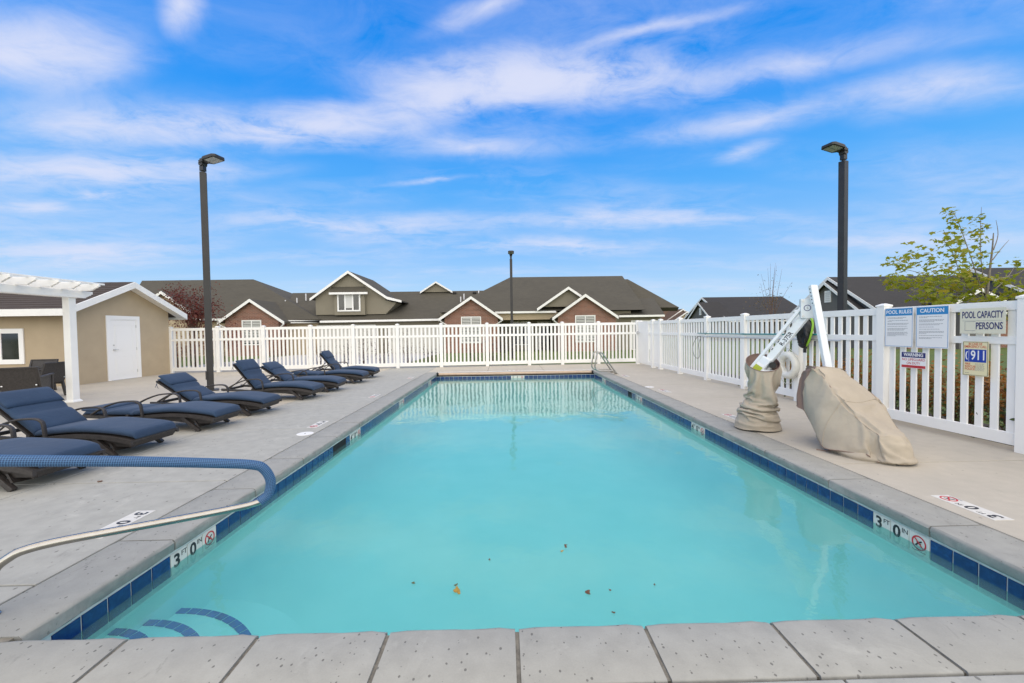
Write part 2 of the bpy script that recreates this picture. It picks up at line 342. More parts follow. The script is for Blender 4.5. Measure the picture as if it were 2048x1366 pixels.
# ------------------------------------------------------------------ mesh helpers
ORG = {}
def link(o, parent=None):
    COL.objects.link(o)
    if parent is not None: o.parent = parent
    return o
def tag(o, label=None, cat=None, group=None, kind=None):
    if label: o['label'] = label
    if cat: o['category'] = cat
    if group: o['group'] = group
    if kind: o['kind'] = kind
    return o
def thing(name, loc, label, cat, group=None, kind=None):
    o = bpy.data.objects.new(name, None); o.empty_display_size = .1; o.location = loc; ORG[o.as_pointer()] = np.array(loc, float)
    link(o); return tag(o, label, cat, group, kind)
def origin(o): return ORG.get(o.as_pointer(), np.zeros(3)) if o is not None else np.zeros(3)
class MB:
    def __init__(s): s.v = []; s.f = []; s.uv = None
    def add(s, vs, fs):
        k = len(s.v); s.v += [tuple(map(float, p)) for p in vs]; s.f += [tuple(i+k for i in f) for f in fs]; return s
    def box(s, c, d, rz=0, M=None):
        x, y, z = d[0]/2, d[1]/2, d[2]/2
        p = [Vector((a*x, b*y, e*z)) for e in (-1, 1) for b in (-1, 1) for a in (-1, 1)]
        if M is not None: p = [M@q for q in p]
        elif rz: p = [Matrix.Rotation(rz, 3, 'Z')@q for q in p]
        return s.add([(q.x+c[0], q.y+c[1], q.z+c[2]) for q in p], [(0, 2, 3, 1), (4, 5, 7, 6), (0, 1, 5, 4), (2, 6, 7, 3), (0, 4, 6, 2), (1, 3, 7, 5)])
    def b2(s, a, b):
        return s.box([(a[i]+b[i])/2 for i in range(3)], [abs(b[i]-a[i]) for i in range(3)])
    def prism(s, poly, vec):
        n = len(poly); vec = np.array(vec); q = [np.array(p) for p in poly]
        return s.add(q+[p+vec for p in q], [tuple(range(n))[::-1], tuple(range(n, 2*n))]+[(i, (i+1) % n, n+(i+1) % n, n+i) for i in range(n)])
    def bar(s, a, b, w, h, up=(0, 0, 1)):
        a, b = Vector(a), Vector(b); d = (b-a); L = d.length; d.normalize(); u = Vector(up); r = d.cross(u)
        if r.length < 1e-4: r = d.cross(Vector((0, 1, 0)))
        r.normalize(); u = r.cross(d)
        return s.box((a+b)/2, (1, 1, 1), M=Matrix((d*L, r*w, u*h)).transposed())
    def loft(s, rings, closed=True, cap=True):
        n = len(rings[0]); k = len(s.v)
        for r in rings: s.v += [tuple(map(float, p)) for p in r]
        for i in range(len(rings)-1):
            for j in range(n if closed else n-1):
                j2 = (j+1) % n; s.f.append((k+i*n+j, k+i*n+j2, k+(i+1)*n+j2, k+(i+1)*n+j))
        if cap and closed:
            s.f.append(tuple(k+j for j in range(n))[::-1]); s.f.append(tuple(k+(len(rings)-1)*n+j for j in range(n)))
        return s
    def tube(s, path, r, seg=10, cap=True):
        P = [Vector(p) for p in path]; rr = r if isinstance(r, (list, tuple, np.ndarray)) else [r]*len(P)
        t0 = (P[1]-P[0]).normalized(); u = t0.cross(Vector((0, 0, 1)))
        if u.length < .05: u = t0.cross(Vector((0, 1, 0)))
        u.normalize(); rings = []
        for i, p in enumerate(P):
            t = (P[min(i+1, len(P)-1)]-P[max(i-1, 0)]).normalized(); u = (u-t*u.dot(t)).normalized(); w = t.cross(u)
            rings.append([p+(u*math.cos(2*math.pi*j/seg)+w*math.sin(2*math.pi*j/seg))*rr[i] for j in range(seg)])
        return s.loft(rings, True, cap)
    def mesh(s, name, mat=None, smooth=False, bevel=0, bseg=2, off=(0, 0, 0), fix=True):
        me = bpy.data.meshes.new(name); me.from_pydata([(p[0]-off[0], p[1]-off[1], p[2]-off[2]) for p in s.v], [], s.f)
        if bevel or fix:
            bm = bmesh.new(); bm.from_mesh(me)
            if bevel: bmesh.ops.bevel(bm, geom=[e for e in bm.edges], offset=bevel, segments=bseg, affect='EDGES', profile=.6)
            if fix: bmesh.ops.recalc_face_normals(bm, faces=bm.faces)
            bm.to_mesh(me); bm.free()
        if mat: me.materials.append(MT[mat])
        if smooth:
            me.polygons.foreach_set('use_smooth', [True]*len(me.polygons))
            if smooth != 'all':
                try: me.set_sharp_from_angle(angle=R(smooth if smooth is not True else 40))
                except Exception: pass
        me.update(); return me
    def build(s, name, mat, parent=None, smooth=False, bevel=0, bseg=2, kind=None, label=None, fix=True):
        o = bpy.data.objects.new(name, s.mesh(name, mat, smooth, bevel, bseg, origin(parent), fix)); ORG[o.as_pointer()] = origin(parent)
        link(o, parent); return tag(o, label, kind=kind)
def inst(name, me, parent, loc, rz=0, scale=None):
    o = bpy.data.objects.new(name, me); link(o, parent); l = np.array(loc, float)-origin(parent); o.location = l; o.rotation_euler = (0, 0, rz)
    if scale: o.scale = scale
    ORG[o.as_pointer()] = np.array(loc, float); return o
def copy_tree(o, parent=None):
    c = o.copy(); COL.objects.link(c); c.parent = parent
    for ch in o.children: copy_tree(ch, c)
    return c
def smoothpath(pts, n=6):
    P = [Vector(p) for p in pts]; out = []
    for i in range(len(P)-1):
        p0, p1, p2, p3 = P[max(i-1, 0)], P[i], P[i+1], P[min(i+2, len(P)-1)]
        for k in range(n):
            t = k/n; out.append(.5*((2*p1)+(-p0+p2)*t+(2*p0-5*p1+4*p2-p3)*t*t+(-p0+3*p1-3*p2+p3)*t**3))
    return out+[P[-1]]
class Frame:                     # a flat sheet: origin O, right U, up V
    def __init__(s, O, U, V): s.O = np.array(O, float); s.U = np.array(U, float)/np.linalg.norm(U); s.V = np.array(V, float)/np.linalg.norm(V); s.N = np.cross(s.U, s.V)
    def p(s, u, v, n=0): return s.O+s.U*u+s.V*v+s.N*n
def plate(fr, u0, v0, u1, v1, n0, n1, name, mat, parent, bevel=0):
    m = MB(); m.prism([fr.p(u0, v0, n0), fr.p(u1, v0, n0), fr.p(u1, v1, n0), fr.p(u0, v1, n0)], fr.N*(n1-n0)); return m.build(name, mat, parent, bevel=bevel)
def text(fr, s, u, v, size, mat, parent, n=.002, align='CENTER', bold=.0, width=None, name='lettering', sx=1.):
    c = bpy.data.curves.new('t', 'FONT'); c.body = s; c.size = size; c.align_x = align; c.align_y = 'CENTER'; c.offset = bold*size; c.resolution_u = 3; c.extrude = .0004
    o = bpy.data.objects.new('t', c); COL.objects.link(o); dg = bpy.context.evaluated_depsgraph_get(); me = bpy.data.meshes.new_from_object(o.evaluated_get(dg))
    bpy.data.objects.remove(o); bpy.data.curves.remove(c)
    co = np.array([vv.co[:] for vv in me.vertices]) if len(me.vertices) else np.zeros((0, 3))
    if width and len(co): sx = width/(co[:, 0].max()-co[:, 0].min())
    org = origin(parent)
    for vv, q in zip(me.vertices, co): vv.co = Vector(fr.p(u+q[0]*sx, v+q[1], n+q[2])-org)
    me.materials.clear(); me.materials.append(MT[mat]); ob = bpy.data.objects.new(name, me); link(ob, parent); return ob
def annulus(fr, u, v, r0, r1, n0, n1, name, mat, parent, seg=28):
    m = MB(); rings = []
    for (r, n) in ((r0, n0), (r1, n0), (r1, n1), (r0, n1), (r0, n0)):
        rings.append([fr.p(u+r*math.cos(2*math.pi*k/seg), v+r*math.sin(2*math.pi*k/seg), n) for k in range(seg)])
    m.loft(rings, True, False); return m.build(name, mat, parent)
def stroke(fr, pts, w, n, name, mat, parent):
    m = MB()
    for a, b in zip(pts[:-1], pts[1:]):
        a, b = np.array(a), np.array(b); d = b-a; L = np.linalg.norm(d); q = np.array([-d[1], d[0]])/L*w/2
        m.prism([fr.p(*(a+q), n), fr.p(*(a-q), n), fr.p(*(b-q), n), fr.p(*(b+q), n)], fr.N*.0006)
    return m.build(name, mat, parent)

# ------------------------------------------------------------------ loose canvas: the two lift covers are draped by a short cloth run
from mathutils import noise as mn
def ridge(x): return (1-abs(math.sin(x)))**1.6
ST = [
 [(3.90, 5.33, .40), (3.92, 5.34, .66), (3.90, 5.29, .86), (3.94, 5.27, .90), (4.06, 5.28, .92), (4.20, 5.30, .89), (4.25, 5.31, .84), (4.28, 5.33, .62), (4.26, 5.33, .40)],
 [(3.87, 5.27, .44), (3.855, 5.27, .68), (3.86, 5.21, .90), (3.865, 5.19, .945), (4.05, 5.20, .955), (4.23, 5.23, .925), (4.29, 5.24, .87), (4.35, 5.28, .62), (4.31, 5.30, .38)],
 [(3.80, 5.13, .41), (3.815, 5.14, .69), (3.85, 5.07, .915), (3.875, 5.04, .965), (4.06, 5.07, .97), (4.27, 5.09, .945), (4.335, 5.10, .88), (4.43, 5.12, .58), (4.39, 5.12, .30)],
 [(3.765, 5.00, .32), (3.79, 4.98, .56), (3.875, 4.95, .83), (3.935, 4.94, .885), (4.13, 4.96, .865), (4.33, 5.03, .855), (4.40, 5.03, .79), (4.51, 5.00, .48), (4.48, 5.00, .14)],
 [(3.71, 4.84, .20), (3.735, 4.82, .45), (3.865, 4.79, .69), (3.93, 4.79, .745), (4.14, 4.82, .72), (4.40, 4.90, .72), (4.48, 4.90, .665), (4.55, 4.86, .40), (4.52, 4.86, .02)],
 [(3.715, 4.69, .12), (3.755, 4.68, .33), (3.875, 4.65, .55), (3.94, 4.645, .60), (4.16, 4.68, .565), (4.42, 4.75, .60), (4.485, 4.75, .545), (4.54, 4.70, .28), (4.51, 4.70, .01)],
 [(3.785, 4.51, .13), (3.815, 4.52, .25), (3.905, 4.50, .42), (3.965, 4.48, .465), (4.18, 4.52, .445), (4.38, 4.60, .465), (4.44, 4.60, .42), (4.48, 4.56, .2), (4.46, 4.56, .006)],
 [(3.885, 4.345, .13), (3.91, 4.35, .20), (3.965, 4.325, .30), (4.01, 4.305, .345), (4.19, 4.33, .350), (4.33, 4.40, .335), (4.37, 4.415, .30), (4.40, 4.42, .15), (4.39, 4.42, .005)],
 [(3.965, 4.33, .07), (3.955, 4.315, .14), (3.985, 4.275, .235), (4.03, 4.235, .285), (4.20, 4.23, .29), (4.345, 4.31, .27), (4.36, 4.365, .22), (4.385, 4.37, .12), (4.375, 4.37, .005)],
 [(3.99, 4.29, .02), (3.985, 4.275, .06), (4.01, 4.245, .10), (4.06, 4.185, .13), (4.205, 4.165, .14), (4.335, 4.225, .13), (4.345, 4.30, .09), (4.37, 4.33, .05), (4.365, 4.34, .004)],
 [(4.02, 4.265, .004), (4.02, 4.25, .006), (4.05, 4.225, .008), (4.10, 4.155, .010), (4.21, 4.135, .010), (4.335, 4.185, .010), (4.335, 4.27, .008), (4.355, 4.31, .006), (4.355, 4.32, .004)]]
def upsample(grid, ku, kv):
    g1 = [smoothpath(r, kv) for r in grid]; n = len(g1[0])
    cols = [smoothpath([r[j] for r in g1], ku) for j in range(n)]
    return [[cols[j][i] for j in range(n)] for i in range(len(cols[0]))]
def gridnormal(S, i, j):
    nu, nv = len(S), len(S[0]); a_ = S[min(i+1, nu-1)][j]-S[max(i-1, 0)][j]; b_ = S[i][min(j+1, nv-1)]-S[i][max(j-1, 0)]; n = a_.cross(b_)
    return n.normalized() if n.length > 1e-9 else Vector((0, 0, 1))
def wrinkle(S, amp=.010, off=0):
    out = []
    for i in range(len(S)):
        row = []
        for j in range(len(S[0])):
            p = S[i][j]; nn = gridnormal(S, i, j)
            w1 = mn.noise((p.x*3+off, p.y*3, p.z*3)); w2 = mn.noise((p.x*8, p.y*8+off, p.z*8))
            f = amp*(1.6*w1+.7*w2+1.1*ridge(9*(p.y*.7+p.z*.9)+5*p.x+3.2*w1)*max(0, .45+w2)+.5*ridge(16*(p.z-.5*p.y)+4*w1)*max(0, w1))
            q = p+nn*f; q.z = max(.003, q.z); row.append(q)
        out.append(row)
    return out
def orient(me, c):
    c = Vector(c); d = sum((p.normal.dot(p.center-c)) for p in me.polygons)
    if d < 0: me.flip_normals()
def drape(cloth_me, colliders, frames, slack=0., pin=None, bend=.4, selfc=True, q=5, anim=None):
    co = bpy.data.objects.new('cl', cloth_me); COL.objects.link(co); cols = []
    for me in colliders:
        c = bpy.data.objects.new('col', me); COL.objects.link(c); c.modifiers.new('c', 'COLLISION'); c.collision.thickness_outer = .008; c.collision.cloth_friction = 8; cols.append(c)
    vg = co.vertex_groups.new(name='pin')
    for i, w in pin.items(): vg.add([i], w, 'ADD')
    md = co.modifiers.new('cloth', 'CLOTH'); s = md.settings; s.quality = q; s.mass = .25; s.tension_stiffness = s.compression_stiffness = 12; s.shear_stiffness = 5; s.bending_stiffness = bend
    s.tension_damping = s.compression_damping = s.shear_damping = 8; s.air_damping = 2; s.shrink_min = s.shrink_max = -slack; s.vertex_group_mass = 'pin'
    cs = md.collision_settings; cs.collision_quality = 3; cs.distance_min = .008; cs.use_self_collision = selfc; cs.self_distance_min = .006; cs.friction = 8; cs.self_friction = 5
    md.point_cache.frame_start = 1; md.point_cache.frame_end = frames
    if anim is not None:
        co.shape_key_add(name='Basis'); k = co.shape_key_add(name='down')
        for d_, p_ in zip(k.data, anim): d_.co = p_
        k.value = 0; k.keyframe_insert('value', frame=1); k.value = 1; k.keyframe_insert('value', frame=int(frames*.8))
    for f in range(1, frames+1): scene.frame_set(f)
    me = bpy.data.meshes.new_from_object(co.evaluated_get(bpy.context.evaluated_depsgraph_get()))
    for o in [co]+cols: bpy.data.objects.remove(o)
    scene.frame_set(1); return me
flo = MB().add([(2, 3, 0), (6, 3, 0), (6, 7, 0), (2, 7, 0)], [(0, 1, 2, 3)])
SU = upsample(ST, 7, 6); SEAT_NU, SEAT_NV = len(SU), len(SU[0])
hull = MB().loft([[SU[i][j]-gridnormal(SU, i, j)*.035 for j in range(SEAT_NV)] for i in range(SEAT_NU)], True, True).mesh('h')
SEAT_ME = drape(MB().loft([[SU[i][j]+gridnormal(SU, i, j)*.004 for j in range(SEAT_NV)] for i in range(SEAT_NU)], False).mesh('c', fix=False), [hull, flo.mesh('f', fix=False)], 24, .10, {j: 1. for j in range(SEAT_NV)}, .25, False)
ctr = [(0, 3.665, 5.86, .290, .265), (.3, 3.665, 5.87, .272, .255), (.5, 3.71, 5.87, .238, .225), (.75, 3.74, 5.87, .212, .205), (1.0, 3.748, 5.88, .210, .205)]
def interp(z): zs = [c[0] for c in ctr]; return [np.interp(z, zs, [c[i] for c in ctr]) for i in range(1, 5)]
BASE_NA, NZ = 72, 64; rings = []
for i in range(NZ+1):
    z = .02+.94*i/NZ; cx_, cy_, ra_, rb__ = interp(z); r_ = []
    for j in range(BASE_NA):
        a = 2*math.pi*j/BASE_NA; w = mn.noise((math.cos(a)*1.2, math.sin(a)*1.2, z*5)); f = 1+.16*w*(1 if z < .75 else .3)+.06*math.sin(z*34+1.5*math.sin(a+1)+3*w)*(1 if z < .6 else max(0, (.8-z)/.2))
        zz = z+(.115*math.sin(a+.35)*(z-.74)/.22 if z > .74 else 0); r_.append((cx_+ra_*f*math.cos(a), cy_+rb__*f*math.sin(a), zz))
    rings.append(r_)
core = []
for z, f in ((-.1, 1.02), (.02, 1.02), (.12, .95), (.24, .82), (.5, .68), (.75, .66), (.9, .66)):
    cx_, cy_, ra_, rb__ = interp(max(0, z)); core.append([(cx_+ra_*f*math.cos(2*math.pi*j/32), cy_+rb__*f*math.sin(2*math.pi*j/32), z*.85) for j in range(32)])
pin = {NZ*BASE_NA+j: 1. for j in range(BASE_NA)}; pin.update({(NZ-1)*BASE_NA+j: .8 for j in range(BASE_NA)})
BASE_ME = drape(MB().loft([[(p[0], p[1], p[2]*1.6) for p in r] for r in rings], True, False).mesh('t', fix=False), [MB().loft(core).mesh('k'), flo.mesh('f', fix=False)], 50, .16*0, pin, 4, True, 6, [p for r in rings for p in r])
orient(BASE_ME, (3.70, 5.87, .4))

# ================================================================== SETTING
XL, XR, YN, YF = -2.450, 3.130, 2.03, 14.30      # pool walls
ZW = -.20                                       # water level
T = .155                                        # waterline tile pitch
OUT = -.20                                      # ground outside the deck
# ---- lawn: one sheet with the pool enclosure cut out
m = MB(); X0, X1, Y0, Y1 = -21, 6.12, -5, 17.35
big = 500
for a, b in (((-big, -big), (big, Y0)), ((-big, Y1), (big, big)), ((-big, Y0), (X0, Y1)), ((X1, Y0), (big, Y1))):
    m.add([(a[0], a[1], OUT), (b[0], a[1], OUT), (b[0], b[1], OUT), (a[0], b[1], OUT)], [(0, 1, 2, 3)])
lawn = m.build('lawn', 'grass', kind='structure')
m = MB(); m.prism([(-21, 17.35, OUT-.1), (-3.4, 17.35, OUT-.1), (-3.4, 18.5, OUT-.1), (-21, 18.5, OUT-.1)], (0, 0, .125)); m.build('planting_bed', 'soil', kind='structure')
m = MB(); m.prism([(6.12, -2, OUT-.1), (7.9, -2, OUT-.1), (7.9, 17.3, OUT-.1), (6.12, 17.3, OUT-.1)], (0, 0, .13)); m.build('planting_bed', 'soil', kind='structure')
# driveway in front of the garages, and a path
dl = atY(590, 715, 31.5)[0]; dr = atY(886, 715, 31.5)[0]
m = MB(); m.prism([(dl-1, 19.0, OUT-.05), (dr-.6, 19.0, OUT-.05), (dr, 31.9, OUT-.05), (dl, 31.9, OUT-.05)], (0, 0, .062)); m.build('driveway', 'drive', kind='structure')
m = MB(); m.prism([(-24, 20.4, OUT-.05), (dl-1.01, 20.4, OUT-.05), (dl-1.01, 21.8, OUT-.05), (-24, 21.8, OUT-.05)], (0, 0, .06)); m.build('path', 'drive', kind='structure')

# ---- deck: slabs with open joints on a dark bed
deck = thing('deck', (0, 0, 0), None, None, kind='structure')
m = MB(); zb = -.02
for a, b in (((X0, Y0), (-2.82, Y1)), ((3.49, Y0), (X1, Y1)), ((-2.82, Y0), (3.49, 1.67)), ((-2.82, 14.80), (3.49, Y1))):
    m.b2((a[0], a[1], -.34), (b[0], b[1], zb))
m.build('joint_bed', 'joint', deck)
def slab(x0, y0, x1, y1, mt):
    g = .0055; mm = MB().b2((x0+g, y0+g, -.10), (x1-g, y1-g, 0)); o = mm.build('slab', mt, deck, bevel=.006); return o
ys = [-5, -3, -.4, .35, 2.45, 4.15, 6.33, 8.45, 10.5, 12.6, 14.78, 17.33]
xs = [-21, -17, -13.4, -9.6, -7.1, -4.65, -2.838]
for i in range(len(xs)-1):
    for j in range(len(ys)-1):
        slab(xs[i], ys[j], xs[i+1], ys[j+1], 'deck_grey' if i == 5 or (i == 4 and j < 6) else 'deck_beige')
xs2 = [-2.838, -.67, 1.40, 3.51]
for i in range(3): slab(xs2[i], 14.79, xs2[i+1], 17.33, 'deck_beige')
for i in range(3):
    for a, b in ((-5, -2.4), (-2.4, -.2), (-.2, 1.655)): slab(xs2[i], a, xs2[i+1], b, 'deck_grey')
yr = [-5, -3, -.6, 1.9, 4.28, 6.4, 8.5, 10.6, 12.7, 14.79, 17.33]
for j in range(len(yr)-1): slab(3.51, yr[j], 6.11, yr[j+1], 'deck_beige')

# ---- coping stones
coping = thing('pool_coping', (0, 0, 0), None, None, kind='structure')
def cop_mesh(L, wid):
    # section across: outer edge at x=0, nose towards +x; length along +y
    th = .088; sec = [(0, -th), (0, -.006), (.006, 0), (wid-.026, 0)]
    for k in range(1, 7): a = math.pi/2*(1-k/6); sec.append((wid-.026+.026*math.cos(a), -.026+.026*math.sin(a)))
    sec += [(wid, -th+.012), (wid-.012, -th)]
    N = max(6, int(L/.07)); rr = np.random.default_rng(int(L*1000)+3); rings = []
    for i in range(N+1):
        y = L*i/N; e = .0035 if i in (0, N) else 0; ring = []
        for (a, b) in sec:
            ja = rr.normal(0, .0022) if a > wid-.03 else 0; jb = rr.normal(0, .0012) if a > wid-.03 and b > -.05 else 0
            ring.append((a+ja-(e if a > .1 else -e), y, b+jb-(e if b > -.02 else 0)))
        rings.append(ring)
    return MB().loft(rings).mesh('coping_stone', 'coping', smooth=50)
CM = {}
def cop(x, y, L, wid, rz, flip):
    k = (round(L, 3), round(wid, 3))
    if k not in CM: CM[k] = cop_mesh(L-(.020 if abs(L-.637) < .001 else .010), wid)
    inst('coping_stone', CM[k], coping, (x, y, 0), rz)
jl = [2.03, 2.97, 3.93, 4.865, 5.845, 6.73, 7.69, 8.63, 9.57, 10.51, 11.45, 12.39, 13.33, 14.33]
for a, b in zip(jl[:-1], jl[1:]): cop(-2.828, a, round(b-a, 3), .406, 0, 0)
jr = [2.03, 2.91, 3.85, 4.82, 5.76, 6.67, 7.6, 8.5, 9.42, 10.34, 11.26, 12.18, 13.1, 14.33]
for a, b in zip(jr[:-1], jr[1:]): cop(3.500, b, round(b-a, 3), .40, math.pi, 0)
x = .027-.637*6
while x < 4.0:
    cop(x+.637, 1.665, .637, .345, math.pi/2, 0); x += .637
m = MB(); m.b2((-3.9, 1.68, -.085), (4.3, 1.985, -.014)); m.b2((-2.82, 2.0, -.085), (-2.47, 14.33, -.012)); m.b2((3.15, 2.0, -.085), (3.49, 14.33, -.012)); m.build('mortar', 'mortar', coping)
# far lid over the cover reel
lid = MB().b2((-2.44, 14.70, -.020), (3.12, 14.775, 0)); lid.build('reel_lid', 'lid', coping, bevel=.004)
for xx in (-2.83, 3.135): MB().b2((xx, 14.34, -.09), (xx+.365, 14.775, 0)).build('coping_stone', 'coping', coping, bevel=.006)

# ---- pool basin
pool = thing('pool_basin', (0, 0, 0), None, None, kind='structure')
def zfl(y): return -1.02-.035*(y-2)
zt = -.10; CV = .42; secx = []
for k in range(9): q = math.pi/2*k/8; secx.append((XL-.002+CV*(1-math.cos(q)), CV*(1-math.sin(q))))
secx = [(XL-.002, None)]+secx; secx = secx+[(XL+XR-a_, z_) for a_, z_ in reversed(secx)]
rr0 = []
for i in range(25):
    y = YN-.002+(YF+.004-YN)*i/24; rr0.append([(a_, y, zt if z_ is None else zfl(y)+z_) for a_, z_ in secx])
m = MB(); m.loft(rr0, False, False)
m.add([(XL, YF+.002, -.118), (XR, YF+.002, -.118), (XR, YF+.002, zfl(YF)), (XL, YF+.002, zfl(YF))], [(0, 1, 2, 3)])
m.add([(XL, YN-.002, -.05), (XR, YN-.002, -.05), (XR, YN-.002, zfl(YN)), (XL, YN-.002, zfl(YN))], [(0, 3, 2, 1)])
m.build('shell', 'plaster', pool, smooth=60)
# grout bed + trim
m = MB()
m.b2((XL-.05, YN, -.30), (XL+.001, YF, -.1085)); m.b2((XR-.001, YN, -.30), (XR+.05, YF, -.1085)); m.b2((XL, YF-.001, -.30), (XR, YF+.05, -.122))
m.build('grout_bed', 'grout', pool)
m = MB(); m.b2((XL-.06, YN, -.107), (XL+.008, YF, -.089)); m.b2((XR-.008, YN, -.107), (XR+.06, YF, -.089)); m.build('trim_strip', 'trim', pool)
tile_me = MB().b2((0, .004, -.262), (.007, T-.004, -.1105)).mesh('tile', 'tile', bevel=.003, bseg=2)
tile_r = MB().b2((-.007, .004, -.262), (0, T-.004, -.1105)).mesh('tile', 'tile', bevel=.003, bseg=2)
tile_f = MB().b2((.004, -.007, -.262), (T-.004, 0, -.1245)).mesh('tile', 'tile', bevel=.003, bseg=2)
mk_me = MB().b2((0, .0025, -.262), (.0072, T-.0025, -.1105)).mesh('marker_tile', 'markerwhite', bevel=.0015, bseg=1)
mk_mer = MB().b2((-.0072, .0025, -.262), (0, T-.0025, -.1105)).mesh('marker_tile', 'markerwhite', bevel=.0015, bseg=1)
def nodive(fr, u, v, r, parent, n=.0005):
    annulus(fr, u, v, r*.80, r, n, n+.0012, 'ban_ring', 'redink', parent)
    stroke(fr, [(u-r*.6, v+r*.6), (u+r*.6, v-r*.6)], r*.18, n+.0016, 'ban_bar', 'redink', parent)
    stroke(fr, [(u-r*.45, v-r*.45), (u-r*.05, v+r*.05), (u+r*.4, v+r*.35)], r*.20, n+.0008, 'diver', 'blackink', parent)
    stroke(fr, [(u-r*.3, v+r*.1), (u-r*.05, v-r*.1), (u+r*.3, v-r*.05)], r*.12, n+.0012, 'diver', 'blackink', parent)
    stroke(fr, [(u-r*.9, v-r*1.08), (u-r*.5, v-r*1.15), (u, v-r*1.08), (u+r*.5, v-r*1.15), (u+r*.9, v-r*1.08)], r*.07, n, 'wave', 'blackink', parent)
def wall_marker(i, side, num, o):
    # three marker tiles; reads left to right for a bather facing the wall
    for k in range(3):
        y = o+(i+k)*T
        ob = inst('marker_tile', mk_me if side < 0 else mk_mer, pool, (XL if side < 0 else XR, y, 0))
        ORG[ob.as_pointer()] = np.array([XL if side < 0 else XR, y, 0])
        if side < 0: fr = Frame((XL+.0074, y+T/2, -.175), (0, 1, 0), (0, 0, 1)); q = k
        else: fr = Frame((XR-.0074, y+T/2, -.175), (0, -1, 0), (0, 0, 1)); q = 2-k
        if q < 2:
            text(fr, num[q], -.022, -.002, .13, 'blackink', ob, n=.0006, bold=.028, name='numeral')
            text(fr, ('FT', 'IN')[q], .045, .030, .052, 'blackink', ob, n=.0006, bold=.008, name='lettering')
        else: nodive(fr, 0, -.004, .055, ob)
offL = 2.945
nL = int((YF-2.03)/T)+2
marksL = {0: '30', 22: '40', 41: '50', 64: '50'}; skimL = (18.3, 20.85)
skipL = set(k+j for k in marksL for j in range(3))
for i in range(-6, 73):
    y = offL+i*T
    if i in skipL or y < YN-.01 or y+T > YF+.005: continue
    if 18 <= i <= 20: continue
    inst('tile', tile_me, pool, (XL, y, 0))
for k, s in marksL.items(): wall_marker(k, -1, s, offL)
offR = 6.183-T*21
marksR = {0: '30', 22: '40', 41: '50', 63: '50'}
skipR = set(k+j for k in marksR for j in range(3))
for i in range(-6, 74):
    y = offR+i*T
    if i in skipR or y < YN-.01 or y+T > YF+.005 or i in (46, 47): continue
    inst('tile', tile_r, pool, (XR, y, 0))
for k, s in marksR.items(): wall_marker(k, 1, s, offR)
MB().b2((XL-.04, offL+18*T+.004, -.258), (XL+.004, offL+21*T-.004, -.112)).build('skimmer_mouth', 'dark', pool)
MB().b2((XR-.004, offR+46*T+.004, -.258), (XR+.04, offR+48*T-.004, -.112)).build('skimmer_mouth', 'dark', pool)
for i in range(36):
    if i in (17, 18, 19): continue
    inst('tile', tile_f, pool, (XL+i*T, YF, 0))
ob = MB().b2((XL+17*T+.002, YF-.0075, -.262), (XL+20*T-.002, YF, -.1245)).build('marker_tile', 'markerwhite', pool)
frF = Frame((XL+18.5*T, YF-.0078, -.165), (1, 0, 0), (0, 0, 1))
text(frF, '5', -.16, 0, .075, 'blackink', ob, n=.0006, bold=.03, name='numeral'); text(frF, 'FT', -.105, .012, .03, 'blackink', ob, n=.0006, bold=.01)
text(frF, '0', -.01, 0, .075, 'blackink', ob, n=.0006, bold=.03, name='numeral'); text(frF, 'IN', .045, .012, .03, 'blackink', ob, n=.0006, bold=.01); nodive(frF, .155, 0, .035, ob)
# cover reel recess at the far end
m = MB(); m.b2((XL-.02, 14.77, -.30), (XR+.02, 14.79, -.023)); m.b2((XL-.02, YF+.06, -.32), (XR+.02, 14.77, -.30)); m.b2((XL-.03, YF+.06, -.32), (XL-.008, 14.79, -.023)); m.b2((XR+.008, YF+.06, -.32), (XR+.03, 14.79, -.023))
m.build('reel_recess', 'dark', pool)
rl = MB().tube([(XL+.06, 14.56, -.062), (-.3, 14.56, -.065), (XR-.06, 14.56, -.060)], .052, 18).build('cover_roll', 'roll', pool, smooth=60)
for xx in (XL+.035, XR-.035): MB().b2((xx-.018, 14.50, -.13), (xx+.018, 14.62, -.02)).build('reel_bracket', 'rubber', pool)
# entry steps in the near corner, rounded, with tile nosing
for (r, z) in ((.50, -.335), (.735, -.45), (1.0, -.555), (1.32, -.70)):
    m = MB(); A = [(XL, YN)]+[(XL+r*math.cos(math.pi/2*k/20), YN+r*math.sin(math.pi/2*k/20)) for k in range(21)]
    m.prism([(a, b, -1.05) for a, b in A], (0, 0, z+1.05)); st_ = m.build('step', 'plaster', pool)
    if r > 1.1: continue
    n = int(r*math.pi/2/.085)
    for k in range(n):
        a0 = math.pi/2*(k+.06)/n; a1 = math.pi/2*(k+.94)/n
        mm = MB(); mm.prism([(XL+(r-.005)*math.cos(a0), YN+(r-.005)*math.sin(a0), z+.001), (XL+(r-.005)*math.cos(a1), YN+(r-.005)*math.sin(a1), z+.001), (XL+(r-.06)*math.cos(a1), YN+(r-.06)*math.sin(a1), z+.001), (XL+(r-.06)*math.cos(a0), YN+(r-.06)*math.sin(a0), z+.001)], (0, 0, .004))
        mm.build('nosing_tile', 'nosing', st_)
# water sheet
m = MB(); m.add([(XL-.001, YN-.001, ZW), (XR+.001, YN-.001, ZW), (XR+.001, YF+.001, ZW), (XL-.001, YF+.001, ZW)], [(0, 1, 2, 3)]); m.build('water', 'water', kind='structure')

